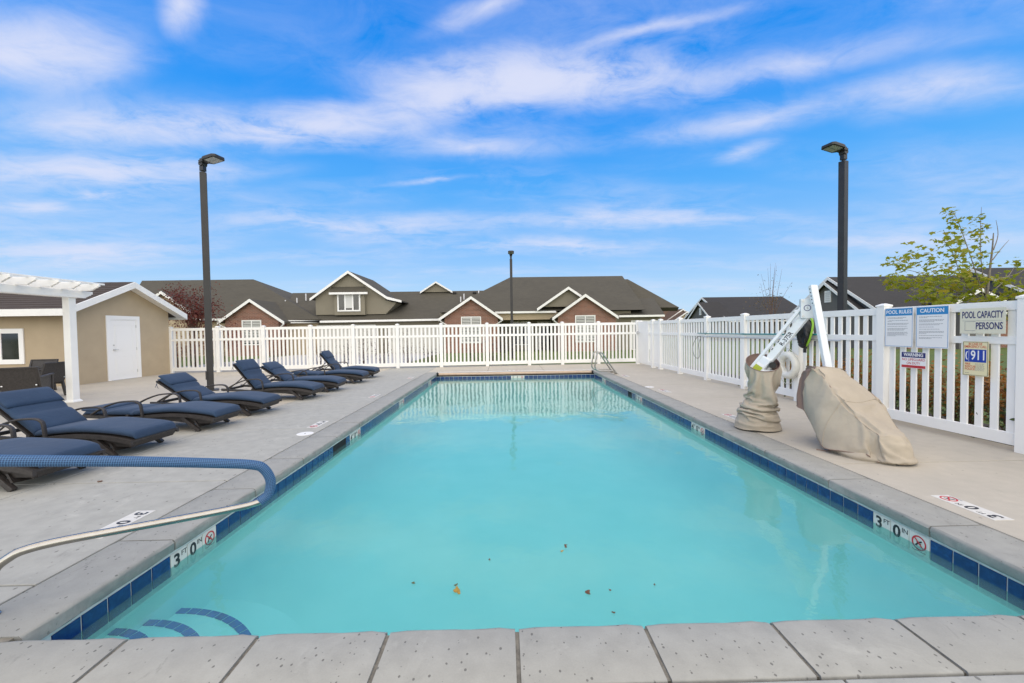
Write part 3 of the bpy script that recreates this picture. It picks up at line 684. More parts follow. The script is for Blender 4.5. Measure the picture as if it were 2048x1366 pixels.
# ---- depth markers and lids set in the deck
def deck_marker(xc, y0, side, num, big=True):
    # side -1: left deck, reads facing +X ; side 1: right deck, reads facing -X
    fr = Frame((xc, y0+1.5*T, .001), (0, -1, 0), (1, 0, 0)) if side < 0 else Frame((xc, y0+1.5*T, .001), (0, 1, 0), (-1, 0, 0))
    ob = plate(fr, -1.5*T, -T/2, 1.5*T, T/2, -.006, .0015, 'depth_marker', 'markerwhite', deck)
    text(fr, num[0], -T-.018, 0, .13, 'blackink', ob, n=.0022, bold=.024, name='numeral'); text(fr, 'FT', -T+.048, .03, .045, 'blackink', ob, n=.0022, bold=.005)
    text(fr, num[1], -.018, 0, .13, 'blackink', ob, n=.0022, bold=.024, name='numeral'); text(fr, 'IN', .048, .03, .045, 'blackink', ob, n=.0022, bold=.005)
    nodive(fr, T, 0, .055, ob, n=.0022)
for y, s in ((3.0, '30'), (6.41, '40'), (9.27, '50'), (12.9, '50')): deck_marker(-3.06, y, -1, s)
for y, s in ((2.97, '30'), (6.40, '40'), (9.28, '50'), (12.45, '50')): deck_marker(3.74, y, 1, s)
for (xx, yy, r) in ((-2.975, 6.03, .115), (3.62, 10.19, .11)):
    m = MB(); rg = []
    for rr, z in ((r, -.01), (r, .002), (r-.006, .004), (r*.75, .0042), (r*.74, .0035), (.02, .0038)): rg.append([(xx+rr*math.cos(2*math.pi*k/36), yy+rr*math.sin(2*math.pi*k/36), z) for k in range(36)])
    m.loft(rg); o = m.build('skimmer_lid', 'lid', deck, smooth=30)
    MB().tube([(xx, yy, .003), (xx, yy, .0048)], .012, 12).build('finger_hole', 'dark', o)
def marker_far():
    fr = Frame((.24, 14.95, .001), (1, 0, 0), (0, 1, 0)); ob = plate(fr, -1.5*T, -T/2, 1.5*T, T/2, -.006, .0015, 'depth_marker', 'markerwhite', deck)
    text(fr, '5', -T-.018, 0, .13, 'blackink', ob, n=.0022, bold=.024, name='numeral'); text(fr, '0', -.018, 0, .13, 'blackink', ob, n=.0022, bold=.024, name='numeral'); nodive(fr, T, 0, .055, ob, n=.0022)
marker_far()

# ================================================================== FENCES
PK = MB().b2((-.040, -.011, .19), (.040, .011, 1.66)).mesh('picket', 'vinyl', bevel=.004, bseg=1)
POST = MB().b2((-.0635, -.0635, -.25), (.0635, .0635, 1.765)).mesh('post', 'vinyl', bevel=.005, bseg=2)
m = MB(); m.loft([[(-.072, -.072, 1.76), (.072, -.072, 1.76), (.072, .072, 1.76), (-.072, .072, 1.76)], [(-.072, -.072, 1.785), (.072, -.072, 1.785), (.072, .072, 1.785), (-.072, .072, 1.785)], [(-.02, -.02, 1.81), (.02, -.02, 1.81), (.02, .02, 1.81), (-.02, .02, 1.81)]])
CAP = m.mesh('cap', 'vinyl', bevel=.003)
RB = {}
def rail_me(L, z0, z1):
    k = (round(L, 3), z0)
    if k not in RB: RB[k] = MB().b2((0, -.025, z0), (L, .025, z1)).mesh('rail', 'vinyl', bevel=.004)
    return RB[k]
def fence_run(parent, pts, npk=10):
    for i, p in enumerate(pts):
        q = pts[min(i+1, len(pts)-1)]; o_ = pts[max(i-1, 0)]; an = math.atan2(q[1]-o_[1], q[0]-o_[0])
        po = inst('post', POST, parent, (p[0], p[1], 0), an); c = bpy.data.objects.new('cap', CAP); link(c, po)
        if i == len(pts)-1: break
        dx, dy = q[0]-p[0], q[1]-p[1]; L = math.hypot(dx, dy); an = math.atan2(dy, dx); ux, uy = dx/L, dy/L
        s = (p[0]+ux*.064, p[1]+uy*.064); LL = L-.128
        for z0, z1 in ((.062, .205), (1.235, 1.325), (1.635, 1.742)): inst('rail', rail_me(LL, z0, z1), parent, (s[0], s[1], 0), an)
        n = max(6, round((LL)/.158)); g = LL/n
        n_ = n
        for k in range(n_):
            t = g*(k+.5); inst('picket', PK, parent, (s[0]+ux*t, s[1]+uy*t, 0), an)
bx = [343.5, 438.2, 529, 623, 708, 796.5, 883.5, 975.2, 1059, 1125.2, 1197.3, 1282]
def backy(x): return 16.12+.066*(x+12.95)
def back_pt(px):
    # where the column meets the fence line
    X = -5.
    for _ in range(30): X = atY(px, 735, backy(X))[0]
    return (X, backy(X))
BP = [back_pt(p) for p in bx]
BP = [(BP[0][0]-1.05, backy(BP[0][0]-1.05))]+BP
fb = thing('picket_fence', (BP[0][0], BP[0][1], 0), 'long white vinyl picket fence across the far end of the pool', 'fence', 'white vinyl fences round the pool')
fence_run(fb, BP)
RY = [2.78, 4.50, 6.20, 7.93, 9.66, 11.36, 13.02, 14.52, 15.20]
def rx(y): return 5.90-(y-4.5)*.0333
RP = [(rx(y), y) for y in RY]
frr = thing('picket_fence', (RP[0][0], RP[0][1], 0), 'white vinyl picket fence carrying the pool signs and the life ring', 'fence', 'white vinyl fences round the pool')
fence_run(frr, RP)
# gate leaf at the corner, with a solid board by the latch
gt = thing('gate', (rx(15.8), 15.8, 0), 'white vinyl gate with a solid board and grey latch at the fence corner', 'gate')
ga, gb = (rx(15.29), 15.29), (rx(16.75), 16.75); an = math.atan2(gb[1]-ga[1], gb[0]-ga[0]); ux, uy = math.cos(an), math.sin(an)
for z0, z1 in ((.062, .205), (1.235, 1.325), (1.635, 1.742)): inst('rail', rail_me(math.dist(ga, gb), z0, z1), gt, (ga[0], ga[1], 0), an)
for k in range(2): inst('picket', PK, gt, (ga[0]+ux*(.06+.13*k), ga[1]+uy*(.06+.13*k), 0), an)
mm = MB(); mm.box((0, 0, .92), (1.12, .045, 1.66)); inst('solid_board', mm.mesh('solid_board', 'vinyl', bevel=.006), gt, (ga[0]+ux*.86-.012, ga[1]+uy*.86, 0), an)
fx, fy = ga[0]+ux*1.33-.05, ga[1]+uy*1.33
MB().box((fx-.01, fy, 1.30), (.03, .07, .14), an).build('latch_plate', 'alu', gt, bevel=.004)
MB().b2((fx-.075, fy-.36, 1.285), (fx-.045, fy+.02, 1.32)).build('latch_bar', 'alu', gt, bevel=.006)
po = inst('post', POST, gt, (gb[0]-.002, gb[1]+.08, 0), an); c = bpy.data.objects.new('cap', CAP); link(c, po)

# ================================================================== HOUSES
def roofslab(mb, pts, th=.14):
    pts = [np.array(p) for p in pts]; mb.prism(pts, (0, 0, -th))
def gable(parent, A, L, Rr, wl_, wr, Y, depth, wall, roof, over=.28, zb=OUT, th=.22, fas='fascia', soff=.0):
    """front facing gable: apex / left tip / right tip pixels of the rake, wall edge columns, depth plane Y of the rake"""
    Aw, Lw, Rw = atY(*A, Y), atY(*L, Y), atY(*Rr, Y)
    D = np.array([0, depth, 0])
    m = MB(); roofslab(m, [Lw, Aw, Aw+D, Lw+D], .1); m2 = MB(); roofslab(m2, [Aw, Rw, Rw+D, Aw+D], .1)
    m.build('roof_slope', roof, parent); m2.build('roof_slope', roof, parent)
    for P, Q in ((Lw, Aw), (Aw, Rw)):
        d = np.array([0, 0, -th]); u = np.array([0, 0, .012]); MB().prism([P+u, Q+u, Q+d, P+d], (0, -.035, 0)).build('rake_board', fas, parent)
    xl, xr = atY(wl_, L[1], Y+over)[0], atY(wr, Rr[1], Y+over)[0]
    def zr(x): return (Lw[2]+(Aw[2]-Lw[2])*(x-Lw[0])/(Aw[0]-Lw[0]) if x < Aw[0] else Rw[2]+(Aw[2]-Rw[2])*(Rw[0]-x)/(Rw[0]-Aw[0]))-.11
    yy = Y+over
    MB().prism([(xl, yy, zb), (xr, yy, zb), (xr, yy, zr(xr)), (Aw[0], yy, Aw[2]-.11), (xl, yy, zr(xl))], (0, depth-over, 0)).build('gable_wall', wall, parent)
    return xl, xr, yy, zr
def window(parent, x0, x1, y0, y1, Y, mull=1, fr=.07, blinds=False, depth=.06):
    a, b = atY(x0, y0, Y), atY(x1, y1, Y); xa, xb, zt_, zb_ = a[0], b[0], a[2], b[2]
    m = MB(); m.b2((xa, Y-depth, zt_-fr), (xb, Y-.004, zt_)); m.b2((xa, Y-depth, zb_), (xb, Y-.004, zb_+fr)); m.b2((xa, Y-depth, zb_+fr), (xa+fr, Y-.004, zt_-fr)); m.b2((xb-fr, Y-depth, zb_+fr), (xb, Y-.004, zt_-fr))
    w = (xb-xa)/(mull+1)
    for k in range(1, mull+1): m.b2((xa+w*k-fr/2, Y-depth+.01, zb_+fr), (xa+w*k+fr/2, Y-.004, zt_-fr))
    wn_ = m.build('window', 'fascia', parent)
    for k in range(mull+1):
        p0, p1 = xa+w*k+(fr if k == 0 else fr/2), xa+w*(k+1)-(fr if k == mull else fr/2)
        MB().b2((p0, Y-.022, zb_+fr), (p1, Y-.006, zt_-fr)).build('pane', 'glass', wn_)
        if blinds:
            mm = MB(); z = zt_-fr-.06
            while z > zb_+fr+.05: mm.b2((p0+.02, Y-.034, z-.035), (p1-.02, Y-.026, z+.025)); z -= .115
            mm.build('shutter', 'blind', wn_)
    return wn_
def gutter(parent, x0, y0, x1, y1, Y, name='gutter'):
    a, b = atY(x0, y0, Y), atY(x1, y1, Y)
    MB().bar(a, b, .11, .15).build(name, 'fascia', parent)
def downspout(parent, x, y, Y, dx):
    a = atY(x, y, Y); MB().tube([a, a+np.array([dx*.12, .05, -.18]), a+np.array([dx*.5, .3, -.42]), a+np.array([dx*.62, .34, -.6]), np.array([a[0]+dx*.62, a[1]+.34, OUT])], .05, 6).build('downspout', 'fascia', parent)

YE = 31.6      # eave plane of the row of houses behind the fence
hA = thing('house', (-12, 36, OUT), 'taupe stucco house with shingle roof, wide dormer and brick gable beyond the picket fence', 'house', 'houses beyond the fence')
ra, rb_ = atY(284, 561, 38), atY(506.6, 559, 38); e0, e1 = atY(235, 641, YE), atY(640, 643, YE)
zc = (e0[2]+e1[2])/2; e0[2] = e1[2] = zc; zr_ = (ra[2]+rb_[2])/2; ra[2] = rb_[2] = zr_
eb0, eb1 = np.array([e0[0], 44.4, zc]), np.array([e1[0], 44.4, zc])
m = MB(); th = np.array([0, 0, -.14]); V = [e0, e1, eb1, eb0, ra, rb_]
m.add(V, [(0, 1, 5, 4), (1, 2, 5), (2, 3, 4, 5), (3, 0, 4), (3, 2, 1, 0)]); m.build('hip_roof', 'shingle', hA)
MB().b2((e0[0]+.4, 32.0, OUT), (e1[0]-.3, 44.0, zc-.02)).build('wall', 'stucco_tan', hA)
gutter(hA, 300, 636, 640, 643.5, YE-.06); 
# middle roof with the dormer
f0, f1 = atY(560, 645.5, YE), atY(886, 639, YE); f0[2] = f1[2] = (f0[2]+f1[2])/2
q0, q1 = atY(585, 586.5, 36.8), atY(985, 580.5, 36.8); q0[2] = q1[2] = (q0[2]+q1[2])/2
m = MB(); b0, b1 = np.array([f0[0], 42, f0[2]]), np.array([f1[0]+2, 42, f1[2]]); f1b = f1+np.array([2, 0, 0])
m.add([f0, f1b, b1, b0, q0, q1], [(0, 1, 5, 4), (2, 3, 4, 5), (3, 0, 4), (1, 2, 5), (3, 2, 1, 0)]); m.build('main_roof', 'shingle', hA)
MB().b2((f0[0]+.5, 32.01, OUT), (f1[0]+.5, 41.6, f0[2]-.02)).build('wall', 'stucco_olive', hA)
gutter(hA, 566, 644.8, 879, 639.3, YE-.06)
# dormer
gable(hA, (695.7, 541.5), (619.5, 597), (773.8, 593.5), 631, 771, 32.2, 6.2, 'stucco_olive', 'shingle', .3, zb=atY(700, 629, 32.5)[2], th=.2)
Rw = atY(773.8, 593.5, 32.2); Tw = atY(803, 601, 32.2); m = MB(); roofslab(m, [Rw, Tw, Tw+np.array([0, 4, 0]), Rw+np.array([0, 5, 0])], .1); m.build('roof_flare', 'shingle', hA)
MB().prism([Rw+np.array([0, 0, .012]), Tw+np.array([0, 0, .012]), Tw+np.array([0, 0, -.16]), Rw+np.array([0, 0, -.2])], (0, -.035, 0)).build('rake_board', 'fascia', hA)
a, b = atY(771, 594, 32.5), atY(793, 603, 32.5); zz = atY(772, 628, 32.5)[2]
MB().prism([(a[0], 32.5, a[2]-.25), (b[0], 32.5, b[2]-.1), (a[0], 32.5, zz)], (0, 2, 0)).build('dormer_cheek', 'stucco_olive', hA)
a, b = atY(668, 586, 32.2), atY(730, 629.5, 32.2); MB().b2((a[0], 32.2, b[2]), (b[0], 32.55, a[2])).build('bay_box', 'stucco_olive', hA)
a, b = atY(658, 585.5, 31.95), atY(735, 584.5, 31.95); c_, d_ = atY(664, 574, 32.49), atY(729, 573, 32.49)
m = MB(); roofslab(m, [a, b, d_, c_], .06); m.build('bay_roof', 'shingle', hA)
MB().bar(a+np.array([0, -.02, -.06]), b+np.array([0, -.02, -.06]), .05, .16).build('bay_fascia', 'fascia', hA)
window(hA, 674.6, 721.5, 586.8, 622.5, 32.2, mull=2, fr=.11)
a, b = atY(690, 590, 32.2), atY(706, 616, 32.2); MB().b2((a[0]+.04, 32.170, b[2]), (b[0]-.04, 32.176, a[2])).build('window_blind', 'blind', hA)
# back small gable on the ridge
gable(hA, (871.5, 563), (840, 584), (905, 583), 847, 899, 36.2, 3, 'stucco_olive', 'shingle', .2, zb=atY(870, 584, 36.4)[2], th=.14)
# stucco gable behind the small building, brick gable
gable(hA, (322, 582.5), (262, 623), (381, 622.5), 275, 370, 31.0, 5, 'stucco_tan', 'shingle', .3, th=.2)
xl, xr, yy, _ = gable(hA, (498.8, 598), (434.5, 644), (568.5, 643.5), 450, 557, 30.6, 5.2, 'brick', 'shingle', .3, th=.21)
window(hA, 484, 524.5, 640.5, 690, yy, 1, .08, True)
downspout(hA, 436, 646, 30.65, 1); downspout(hA, 568, 645, 30.65, -1)
for (x0, x1) in ((634, 753), (776, 884)):
    a, b = atY(x0, 651, 32.0), atY(x1, 712, 32.0); z0 = OUT+.01
    m = MB(); m.b2((a[0], 31.93, a[2]-.13), (b[0], 32.0, a[2])); m.b2((a[0], 31.93, z0), (a[0]+.12, 32.0, a[2]-.13)); m.b2((b[0]-.12, 31.93, z0), (b[0], 32.0, a[2]-.13)); gd = m.build('garage_door', 'fascia', hA)
    w = (b[0]-a[0]-.24)/4; hh = (a[2]-.13-z0)/4
    for i in range(4):
        for j in range(4): MB().b2((a[0]+.12+w*i+.04, 31.955, z0+hh*j+.03), (a[0]+.12+w*(i+1)-.04, 31.985, z0+hh*(j+1)-.03)).build('door_panel', 'garage', gd)
    MB().b2((a[0]+.12, 31.975, z0), (b[0]-.12, 31.995, a[2]-.13)).build('door_leaf', 'garage', gd)
for (px, py, Y, h) in ((571, 607, 34.3, .28), (594, 603, 34.6, .3), (612, 599, 35, .5), (928, 597, 35, .4), (921.5, 605, 34.5, .5), (957.5, 590, 35.6, .42)):
    p = atY(px, py, Y); MB().tube([p-np.array([0, 0, .1]), p+np.array([0, 0, h])], .05, 8).build('vent_pipe', 'chimpipe', hA)
for px, py in ((909, 586.5), (949, 586)):
    p = atY(px, py, 36.2); MB().box(p+np.array([0, 0, .02]), (.3, .3, .14)).build('roof_vent', 'shingle_dark', hA)

hB = thing('house', (6, 36, OUT), 'brown roofed house with two brick gables and a recessed porch beyond the fence', 'house', 'houses beyond the fence')
r0, r1 = atY(1020.4, 554.7, 38.5), atY(1244.5, 551.6, 38.5); r0[2] = r1[2] = (r0[2]+r1[2])/2
e0, e1 = atY(880, 637, YE), atY(1293, 632, YE); zc = atY(1050, 622.5, YE)[2]; e0[2] = e1[2] = zc
V = [e0, e1, np.array([e1[0], 45.4, zc]), np.array([e0[0], 45.4, zc]), r0, r1]
MB().add(V, [(0, 1, 5, 4), (1, 2, 5), (2, 3, 4, 5), (3, 0, 4), (3, 2, 1, 0)]).build('hip_roof', 'shingle', hB)
g0, g1 = atY(1240, 631, YE-.02), atY(1330, 629.5, YE-.02); g0[2] = g1[2]; k0, k1 = atY(1268, 597, 36), atY(1307.5, 596.3, 36); k0[2] = k1[2]
V = [g0, g1, np.array([g1[0], 41, g1[2]]), np.array([g0[0], 41, g1[2]]), k0, k1]
MB().add(V, [(0, 1, 5, 4), (1, 2, 5), (2, 3, 4, 5), (3, 0, 4), (3, 2, 1, 0)]).build('side_roof', 'shingle', hB)
k2, k3 = atY(1200, 558.6, 39.5), atY(1255.5, 558.4, 39.5)
MB().prism([k2, k3, k3+np.array([3.2, -4.2, -3.0]), k2+np.array([0, -4.2, -3.0])], (0, .4, -.3)).build('rear_roof', 'shingle', hB)
gutter(hB, 1238, 632.6, 1329, 631.2, YE-.08); gutter(hB, 990, 625.3, 1112, 623.6, YE-.06)
xa, xb = atY(1240, 640, 32)[0], atY(1322, 640, 32)[0]; MB().b2((xa, 32, OUT), (xb, 41, g1[2]-.02)).build('wall', 'stucco_olive', hB)
window(hB, 1262, 1316, 641, 700, 32, 2, .1)
xa, xb = atY(990, 640, 34)[0], atY(1125, 640, 34)[0]; MB().b2((xa, 34.2, OUT), (xb, 44, zc-.02)).build('wall', 'stucco_olive', hB)
a, b = atY(992, 627, 31.75), atY(1115, 638.5, 31.75); MB().b2((a[0], 31.75, b[2]), (b[0], 31.95, zc-.03)).build('porch_beam', 'stucco_tan', hB)
MB().b2((a[0], 31.96, zc-.2), (b[0], 34.19, zc-.12)).build('porch_ceiling', 'stucco_olive', hB)
window(hB, 1020, 1060, 643, 690, 34.2, 1, .08); window(hB, 1075, 1104, 643, 712, 34.2, 0, .1)
MB().b2((atY(880, 640, 32)[0], 32.02, OUT), (atY(1000, 640, 32)[0], 44, zc-.05)).build('wall', 'stucco_olive', hB)
MB().b2((atY(1108, 640, 32)[0], 32.02, OUT), (atY(1262, 640, 32)[0], 44, zc-.05)).build('wall', 'stucco_olive', hB)
gable(hB, (1136.9, 573.4), (1074, 617), (1199, 615), 1087, 1186, 31.25, 5.2, 'stucco_olive', 'shingle', .3, zb=atY(1137, 613, 31.5)[2], th=.2)
xl, xr, yy, _ = gable(hB, (941.8, 592.6), (877.3, 637), (1005.5, 636.5), 889, 996, 30.6, 5.4, 'brick', 'shingle', .3, th=.21)
window(hB, 922, 963, 633.5, 686, yy, 1, .08, True); downspout(hB, 879, 639, 30.65, 1); downspout(hB, 1005, 638, 30.65, -1)
xl, xr, yy, _ = gable(hB, (1170.9, 588), (1104.5, 635.5), (1237, 632.5), 1116, 1232, 30.4, 5.6, 'brick', 'shingle', .3, th=.21)
window(hB, 1150, 1191, 630.8, 684, yy, 1, .08, True); downspout(hB, 1106, 638, 30.45, 1)
# soldier course of bricks over the three brick-gable windows
def soldier(parent, x0, x1, y, Y):
    a, b = atY(x0, y, Y), atY(x1, y, Y); n = int((b[0]-a[0])/.11)
    me = MB().b2((-.046, -.02, -.13), (.046, 0, .13)).mesh('brick', 'brick')
    for k in range(n): inst('brick', me, parent, (a[0]+(b[0]-a[0])*(k+.5)/n, Y-.001, a[2]))
soldier(hA, 484, 524.5, 636.5, 30.9); soldier(hB, 922, 963, 629.5, 30.9); soldier(hB, 1150, 1191, 626.8, 30.7)

def gable_end_house(parent, X, X2, Yf, Yb, ze, zr, wall, roof, over=.3, rear=True):
    """ridge along X, gable end facing -X at X"""
    Ym = (Yf+Yb)/2
    def sl(y, z, dx=0): return np.array([X-over+dx, y, z])
    k = (zr-ze)/(Ym-Yf); Yo, zo = Yf-.4, ze-.4*k; Yo2 = Yb+.4
    dX = np.array([X2-X+over, 0, 0])
    for (y0, z0, y1, z1) in ((Yo, zo, Ym, zr), (Ym, zr, Yo2, zo)):
        m = MB(); roofslab(m, [sl(y0, z0), sl(y1, z1), sl(y1, z1)+dX, sl(y0, z0)+dX], .12); m.build('roof_slope', roof, parent)
        MB().prism([sl(y0, z0+.012), sl(y1, z1+.012), sl(y1, z1-.22), sl(y0, z0-.22)], (-.035, 0, 0)).build('rake_board', 'fascia', parent)
    MB().prism([(X, Yf, OUT), (X, Yb, OUT), (X, Yb, ze-.13), (X, Ym, zr-.13), (X, Yf, ze-.13)], (X2-X, 0, 0)).build('wall', wall, parent)
    MB().bar((X-over, Yo-.05, zo-.1), (X2, Yo-.05, zo-.1), .1, .14).build('gutter', 'fascia', parent)
def vent(parent, X, y, z, w, h):
    v = MB(); v.b2((X-.05, y-w/2, z-h/2), (X-.004, y+w/2, z+h/2)); o = v.build('gable_vent', 'fascia', parent)
    for k in range(5): MB().b2((X-.062, y-w/2+.08, z-h/2+.1+k*(h-.2)/5), (X-.051, y+w/2-.08, z-h/2+.1+(k+.7)*(h-.2)/5)).build('slat', 'blind', o)
h1 = thing('house', (30, 51, OUT), 'far charcoal roofed house with a grey gable end behind the sparse sapling', 'house', 'houses beyond the fence')
gable_end_house(h1, 24.6, 27, 48, 54, 2.6, 4.62, 'stucco_grey', 'shingle_dark')
gable_end_house(h1, 26.4, 36.8, 47.5, 60, 2.4, 5.45, 'stucco_grey', 'shingle_dark')
vent(h1, 24.6, 51, 3.45, .5, .85)
h2 = thing('house', (32, 32, OUT), 'dark roofed grey house with white rake boards behind the maple tree', 'house', 'houses beyond the fence')
gable_end_house(h2, 25.6, 27.4, 29, 35, 2.75, 4.95, 'stucco_grey', 'shingle_dark')
gable_end_house(h2, 25.9, 39, 27.6, 36.4, 2.5, 5.32, 'stucco_grey', 'shingle_dark')
vent(h2, 25.6, 31.95, 3.78, .62, .92)
gable_end_house(h2, 36.2, 52, 26, 36, 2.7, 5.75, 'stucco_grey', 'shingle_dark')
gable(h2, (1962, 576), (1912, 603), (2012, 601), 1920, 2003, 26.0, 4, 'stucco_grey', 'shingle_dark', .3)
MB().b2((27.5, 27.35, OUT), (39, 27.59, 1.6)).build('brick_base', 'brick', h2)
h0 = thing('house', (31, 72, OUT), 'distant rust brown roofed house peeking between the two larger houses', 'house', 'houses beyond the fence')
gable(h0, (1366, 617.5), (1329, 644), (1403, 644), 1334, 1398, 72, 12, 'stucco_tan', 'shingle_rust', .3)
gable(h0, (1375, 622.5), (1346, 642), (1404, 642), 1350, 1400, 69, 4, 'stucco_tan', 'shingle_rust', .3)
window(h0, 1370.5, 1378, 628, 635, 69.3, 0, .12)
a = atY(1322, 625, 76); m = MB(); roofslab(m, [atY(1300, 645, 73), atY(1340, 645, 73), atY(1366, 618, 78), atY(1322, 624, 78)], .15); m.build('roof_slope', 'shingle_rust', h0)
MB().b2((atY(1302, 640, 74)[0], 74, OUT), (atY(1340, 640, 74)[0], 80, 2.6)).build('wall', 'stucco_tan', h0)

# ================================================================== POOL HOUSE (tan, white door)
SX, SY0, SY1 = -13.05, 12.42, 16.05; SYm = 14.24
sh = thing('pool_house', (SX, 14.2, 0), 'tan stucco pool building with a white door and brown shingle roof', 'building')
ze, zr = 2.47, 3.30; XB = -24; sl_ = (zr-ze)/(SYm-SY0)
SW, DZ = 13.50, 14.76
MB().prism([(SX, SY0, 0.001), (SX, SY1, 0.001), (SX, SY1, ze-.06), (SX, SYm, zr-.14), (SX, SY0, ze-.06)], (XB-SX, 0, 0)).build('wall', 'stucco_tan', sh)
ov = .36
for s in (-1, 1):
    y0 = SYm+s*(SYm-SY0+.42); z0 = zr-sl_*(SYm-SY0+.42)
    m = MB(); roofslab(m, [(SX+ov, y0, z0), (SX+ov, SYm, zr), (XB-.3, SYm, zr), (XB-.3, y0, z0)], .10); m.build('roof_slope', 'shingle_shed', sh)
    MB().prism([(SX+ov, y0, z0+.015), (SX+ov, SYm, zr+.015), (SX+ov, SYm, zr-.19), (SX+ov, y0, z0-.19)], (.04, 0, 0)).build('rake_board', 'fascia', sh)
    MB().prism([(SX+ov-.002, y0, z0-.105), (SX+ov-.002, SYm, zr-.105), (SX+.01, SYm, zr-.105), (SX+.01, y0, z0-.105)], (0, 0, -.02)).build('soffit', 'fascia', sh)
    MB().b2((XB-.3, y0+s*.001, z0-.19), (SX+ov-.005, y0+s*.04, z0+.012)).build('fascia_board', 'fascia', sh)
# ridge cap of overlapping shingles
cap_me = MB().prism([(0, -.14, -.055), (0, 0, .014), (0, .14, -.055), (0, .14, -.065), (0, 0, .0), (0, -.14, -.065)], (-.24, 0, 0)).mesh('ridge_shingle', 'shingle_shed')
for k in range(45): inst('ridge_shingle', cap_me, sh, (SX+ov-.02-k*.235, SYm, zr+.006+.002*(k % 2)))
# courses of the roof slope facing the pool terrace
n = 13; LS = math.hypot(SYm-SY0+.42, sl_*(SYm-SY0+.42))
for k in range(n):
    t0 = k/n; t1 = (k+1)/n; y0 = SY0-.42; z0 = zr-sl_*(SYm-SY0+.42)
    ya, za = y0+(SYm-y0)*t0, z0+(zr-z0)*t0; yb, zb2 = y0+(SYm-y0)*t1, z0+(zr-z0)*t1
    m = MB(); rr = random.Random(k); x = SX+ov-.01-rr.random()*.25
    m.prism([(SX+ov-.005, ya, za+.018), (SX+ov-.005, yb, zb2+.004), (SX+ov-.005, yb, zb2+.002), (SX+ov-.005, ya, za+.004)], (XB-SX-.6, 0, 0)); m.build('shingle_course', 'shingle_shed', sh)
# door
dm = MB(); x = SX
dy0, dy1, dzt = 13.66, 14.66, 2.045
dm.b2((x+.002, dy0-.11, .0), (x+.03, dy0, dzt+.11)); dm.b2((x+.002, dy1, .0), (x+.03, dy1+.11, dzt+.11)); dm.b2((x+.002, dy0, dzt), (x+.03, dy1, dzt+.11)); dm.build('door_casing', 'door_white', sh)
dj = MB(); dj.b2((x+.002, dy0, 0), (x+.02, dy0+.035, dzt)); dj.b2((x+.002, dy1-.035, 0), (x+.02, dy1, dzt)); dj.b2((x+.002, dy0+.035, dzt-.035), (x+.02, dy1-.035, dzt)); dj.build('door_jamb', 'door_white', sh)
do = MB().b2((x+.001, dy0+.038, .012), (x+.013, dy1-.038, dzt-.04)).build('door', 'door_white', sh, bevel=.002)
for z0, z1 in ((.16, .80), (.98, 1.86)):
    m = MB(); ya, yb = dy0+.17, dy1-.17
    for a, b in (((ya, z0), (yb, z0+.022)), ((ya, z1-.022), (yb, z1)), ((ya, z0+.022), (ya+.022, z1-.022)), ((yb-.022, z0+.022), (yb, z1-.022))): m.b2((x+.014, a[0], a[1]), (x+.022, b[0], b[1]))
    m.b2((x+.014, ya+.06, z0+.06), (x+.018, yb-.06, z1-.06)); m.build('panel_moulding', 'door_white', do)
MB().tube([(x+.014, dy0+.12, 1.02), (x+.07, dy0+.12, 1.02)], .028, 14).build('handle', 'alu', do, smooth=40); MB().b2((x+.055, dy0+.10, 1.01), (x+.075, dy0+.24, 1.03)).build('handle', 'alu', do, bevel=.006)
MB().tube([(x+.014, dy0+.12, 1.17), (x+.035, dy0+.12, 1.17)], .026, 14).build('deadbolt', 'alu', do, smooth=40)
for z in (.25, 1.02, 1.80): MB().b2((x+.012, dy1-.045, z-.05), (x+.026, dy1-.025, z+.05)).build('hinge', 'alu', do)
MB().b2((x+.001, dy0, 0.0005), (x+.08, dy1, .012)).build('threshold', 'alu', sh)
# sliding window on the terrace side
wx0, wx1, wz0, wz1, yy = -15.75, -14.36, .68, 1.74, SY0
m = MB(); f = .14; m.b2((wx0, yy-.035, wz1-f), (wx1, yy-.002, wz1)); m.b2((wx0, yy-.035, wz0), (wx1, yy-.002, wz0+f)); m.b2((wx0, yy-.035, wz0+f), (wx0+f, yy-.002, wz1-f)); m.b2((wx1-f, yy-.035, wz0+f), (wx1, yy-.002, wz1-f)); wi = m.build('window', 'door_white', sh, bevel=.003)
wm_ = (wx0+wx1)/2
for a, b in ((wx0+f, wm_-.03), (wm_+.03, wx1-f)):
    MB().b2((a, yy-.010, wz0+f), (b, yy-.003, wz1-f)).build('pane', 'glass', wi)
m = MB(); m.b2((wm_-.035, yy-.028, wz0+f), (wm_+.035, yy-.002, wz1-f)); m.build('mullion', 'door_white', wi)

